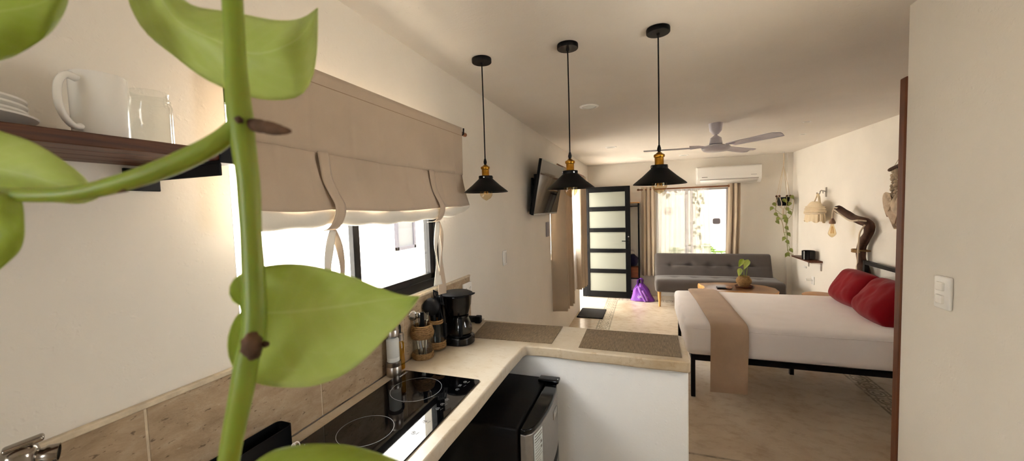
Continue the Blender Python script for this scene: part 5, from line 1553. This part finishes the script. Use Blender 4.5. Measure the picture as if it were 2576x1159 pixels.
# upper leaf with curled tip
big_leaf('leaf', [(340, -60), (400, -10), (450, 55), (540, 100), (640, 135), (730, 110), (775, 70), (799, 20)],
         [(340, -60), (420, -40), (480, 12), (560, 28), (620, 38), (700, 52), (760, 46), (799, 20)],
         [(340, -60), (320, -20), (336, 32), (370, 84), (440, 142), (520, 200), (610, 238), (690, 252), (755, 240), (785, 195), (797, 120), (799, 20)], .205, .215, .012)
big_leaf('leaf_dark', [(-240, 40), (-120, 40), (0, 30), (100, 10), (172, -30)], [(-240, 40), (-200, -60), (-60, -150), (100, -120), (172, -30)], [(-240, 40), (-160, 150), (-20, 155), (60, 128), (130, 78), (165, 20), (172, -30)], .16, .175, .008)
big_leaf('leaf', [(-260, 400), (-120, 410), (0, 425), (120, 455), (246, 498)], [(-260, 400), (-200, 300), (-80, 305), (0, 330), (80, 357), (150, 398), (215, 450), (246, 498)], [(-260, 400), (-200, 480), (-60, 500), (60, 500), (140, 508), (205, 511), (246, 498)], .185, .19, .006)
big_leaf('leaf_dark', [(-30, 480), (-40, 560), (-60, 640), (-90, 720)], [(-30, 480), (-120, 480), (-180, 560), (-160, 660), (-90, 720)], [(-30, 480), (45, 492), (62, 560), (54, 620), (20, 660), (-30, 695), (-90, 720)], .163, .170, .006)
big_leaf('leaf_dark', [(590, 1225), (720, 1210), (860, 1200), (1000, 1200), (1130, 1225)], [(590, 1225), (625, 1176), (690, 1132), (765, 1118), (840, 1117), (910, 1127), (990, 1154), (1070, 1190), (1130, 1225)], [(590, 1225), (640, 1290), (760, 1330), (900, 1330), (1040, 1280), (1130, 1225)], .178, .20, .010)

# ------------------------------------------------------------------ outside
struct('wall_neighbour', MB().box(-3.7, -3.4, -6, 16, -.14, 4.5), 'ext', 'white wall of the building across the alley', 'wall', smooth=False)
nw = MB(); 
sash(nw, -3.4, -3.36, 4.56, 5.04, 1.17, 1.70, .05)
struct('window_5', nw, 'outer_frame', 'grey framed window of the building across the alley', 'window', bevel=.003)
obj('pane', MB().box(-3.395, -3.385, 4.60, 5.0, 1.21, 1.66), 'outer_pane', bpy.data.objects['window_5'])
struct('wall_garden', MB().box(-3.4, 12, 12.5, 12.7, -.14, 2.6), 'ext', 'white garden wall beyond the far window', 'wall', smooth=False)
struct('shade_wall_alley', MB().box(-3.39, XW - WT - .01, YB + .02, YB + .14, -.14, 2.65), 'ext', 'white wall added to keep alley light off the patio', 'wall', smooth=False)  # light blocker added between alley and patio
struct('shade_wall_patio', MB().box(4.0, 4.15, YB + WT + .01, 12.5, -.14, 2.65), 'ext', 'unseen white side wall added to darken the patio beyond the far window', 'wall', smooth=False)  # unseen light blocker added at the patio side
# garden palms
def palm(label, c, hgt, n, seed):
    rnd = random.Random(seed)
    g = thing('garden_palm', label, 'palm', c)
    for k in range(n):
        a = 2 * PI * k / n + rnd.random() * .6; el = .5 + rnd.random() * .7
        d = V((math.cos(a) * math.cos(el), math.sin(a) * math.cos(el), math.sin(el)))
        L_ = hgt * (.8 + .4 * rnd.random())
        ax_ = spline([V(c), V(c) + d * L_ * .5 + V((0, 0, .1)), V(c) + V((d.x, d.y, d.z * .6)) * L_], 14)
        mb = MB().tube(ax_, .008, 6)
        sd = d.cross(V((0, 0, 1))).normalized()
        for i in range(3, 15):
            for s_ in (1, -1):
                tip = ax_[i] + (sd * s_ * .9 + d * .5 + V((0, 0, -.35))) * .28 * math.sin(PI * i / 15)
                w_ = d * .014
                mb.add([ax_[i] - w_, ax_[i] + w_, tip], [(0, 1, 2)])
        obj('frond', mb, 'leaf_palm', g)
struct('shade_roof', MB().box(-3.4, 4.1, YB + WT + .01, 12.38, 2.66, 2.78), 'ext', 'unseen roof slab added to shade the garden outside the far window', 'roof', smooth=False)  # unseen slab added to cut daylight behind the far window
palm('nearer garden palm outside the right of the far window', (1.75, 9.9, -.14), 1.5, 15, 2)
palm('farther garden palm outside the middle of the far window', (.55, 11.0, -.14), 1.0, 11, 5)
# trailing plant & woven lantern hanging outside
struct('trim_4', MB().box(-.6, 2.4, 8.60, 8.67, 2.25, 2.66), 'charcoal_frame', 'dark beam outside the far window', 'beam')
g = thing('garden_vine', 'leafy vine trailing from a beam outside the far window', 'vine', (.95, 8.58, 2.25))
rnd = random.Random(4)
lv_px = []
mb = MB()
sv = spline([(.97, 8.593, 2.25), (.99, 8.56, 1.9), (.96, 8.56, 1.5), (.99, 8.56, 1.1), (.98, 8.56, .8)], 30)
vn = obj('stem', mb.tube(sv, .006, 6), 'vine_far', g)
for i in range(44):
    p = sv[rnd.randrange(31)] + V((rnd.uniform(-.11, .11), rnd.uniform(-.05, .03), rnd.uniform(-.03, .03)))
    mb = MB(); small_leaf(mb, p, (rnd.uniform(-.7, .7), rnd.uniform(-.5, .3), -.6), rnd.uniform(.06, .10), (rnd.uniform(-.5, .5), -1, .3), .7)
    obj('leaf', mb, 'leaf_far', vn, solid=.001)
g = thing('beam_foliage', 'mass of leaves on the beam outside the far window', 'foliage', (.7, 8.80, 2.2))
mb = MB()
for i in range(170):
    x = rnd.uniform(.05, 1.25); low = 1.93 + .22 * math.sin(x * 5 + 1) ** 2 + .1 * (x > .85)
    p = V((x, 8.80 + rnd.uniform(-.1, .1), rnd.uniform(low, 2.3)))
    small_leaf(mb, p, (rnd.uniform(-1, 1), rnd.uniform(-.6, .2), -.6), rnd.uniform(.08, .14), (rnd.uniform(-.5, .5), -1, .3), .8)
o = obj('leaf_mass', mb, 'leaf_far', g, solid=.001); o['kind'] = 'stuff'
lc = PY(1682, 531, 8.55)
g = thing('woven_lantern', 'round woven lantern hanging outside the far window', 'lantern', lc)
mb = MB()
for k in range(10):
    R = Matrix.Rotation(k * .63, 4, 'Z') @ Matrix.Rotation(k * .9, 4, 'X')
    mb.tube([lc + R @ V((.085 * math.cos(a), .085 * math.sin(a), 0)) for a in [2 * PI * i / 24 for i in range(25)]], .006, 6)
obj('woven_ball', mb, 'rope_white', g)
obj('cord', MB().tube([lc + V((0, 0, .085)), V((lc.x, 8.56, 2.25))], .004, 6), 'rope_white', g)

# ------------------------------------------------------------------ light
w = bpy.data.worlds.new('daylight'); SC.world = w; w.use_nodes = True
nt = w.node_tree; nt.nodes.clear()
bg = nt.nodes.new('ShaderNodeBackground'); wo = nt.nodes.new('ShaderNodeOutputWorld')
bg.inputs[0].default_value = (.93, .97, 1.0, 1); bg.inputs[1].default_value = 1.0
nt.links.new(bg.outputs[0], wo.inputs[0])
sd = bpy.data.lights.new('sun', 'SUN'); sd.energy = 2.9; sd.angle = .01; sd.color = (1, .97, .93)
so = bpy.data.objects.new('sun', sd); COL.objects.link(so)
so.rotation_euler = (V((-.42, .34, -1)).to_track_quat('-Z', 'Y')).to_euler()
def portal(name, c, sx, sy, dirv):
    ld = bpy.data.lights.new(name, 'AREA'); ld.shape = 'RECTANGLE'; ld.size = sx; ld.size_y = sy
    ld.cycles.is_portal = True
    o = bpy.data.objects.new(name, ld); COL.objects.link(o); o.location = c
    d = V(dirv); u_ = V((0, 0, 1)); x_ = u_.cross(-d)
    mm = Matrix.Identity(4)
    for i in range(3): mm[i][0], mm[i][1], mm[i][2], mm[i][3] = x_[i], u_[i], -d[i], V(c)[i]
    o.matrix_world = mm
portal('portal_kitchen', (XW - WT - .01, (W1[0] + W1[1]) / 2, (W1[2] + W1[3]) / 2), W1[1] - W1[0], W1[3] - W1[2], (1, 0, 0))
portal('portal_side', (XW - WT - .01, (W2[0] + W2[1]) / 2, (W2[2] + W2[3]) / 2), W2[1] - W2[0], W2[3] - W2[2], (1, 0, 0))
portal('portal_entry', (XW - WT - .01, (D1[0] + D1[1]) / 2, D1[3] / 2), D1[1] - D1[0], D1[3], (1, 0, 0))
portal('portal_garden', ((W3[0] + W3[1]) / 2, YB + WT + .01, (W3[2] + W3[3]) / 2), W3[1] - W3[0], W3[3] - W3[2], (0, -1, 0))
portal('portal_right', (XP + .13, (O4_FILL[0] + O4_FILL[1]) / 2, O4_FILL[3] / 2), O4_FILL[1] - O4_FILL[0], O4_FILL[3], (-1, 0, 0))
portal('portal_near', ((W5_FILL[0] + W5_FILL[1]) / 2, YN - WT - .01, (W5_FILL[2] + W5_FILL[3]) / 2), W5_FILL[1] - W5_FILL[0], W5_FILL[3] - W5_FILL[2], (0, 1, 0))

SC.view_settings.view_transform = 'Standard'
SC.view_settings.look = 'None'
SC.view_settings.gamma = 1
SC.view_settings.use_curve_mapping = False
SC.view_settings.exposure = 4.2
SC.cycles.use_denoising = True
SC.cycles.max_bounces = 14
SC.cycles.diffuse_bounces = 8
SC.cycles.glossy_bounces = 4
SC.cycles.transmission_bounces = 6
SC.cycles.transparent_max_bounces = 16
SC.cycles.caustics_reflective = False
SC.cycles.caustics_refractive = False
SC.cycles.sample_clamp_indirect = 6
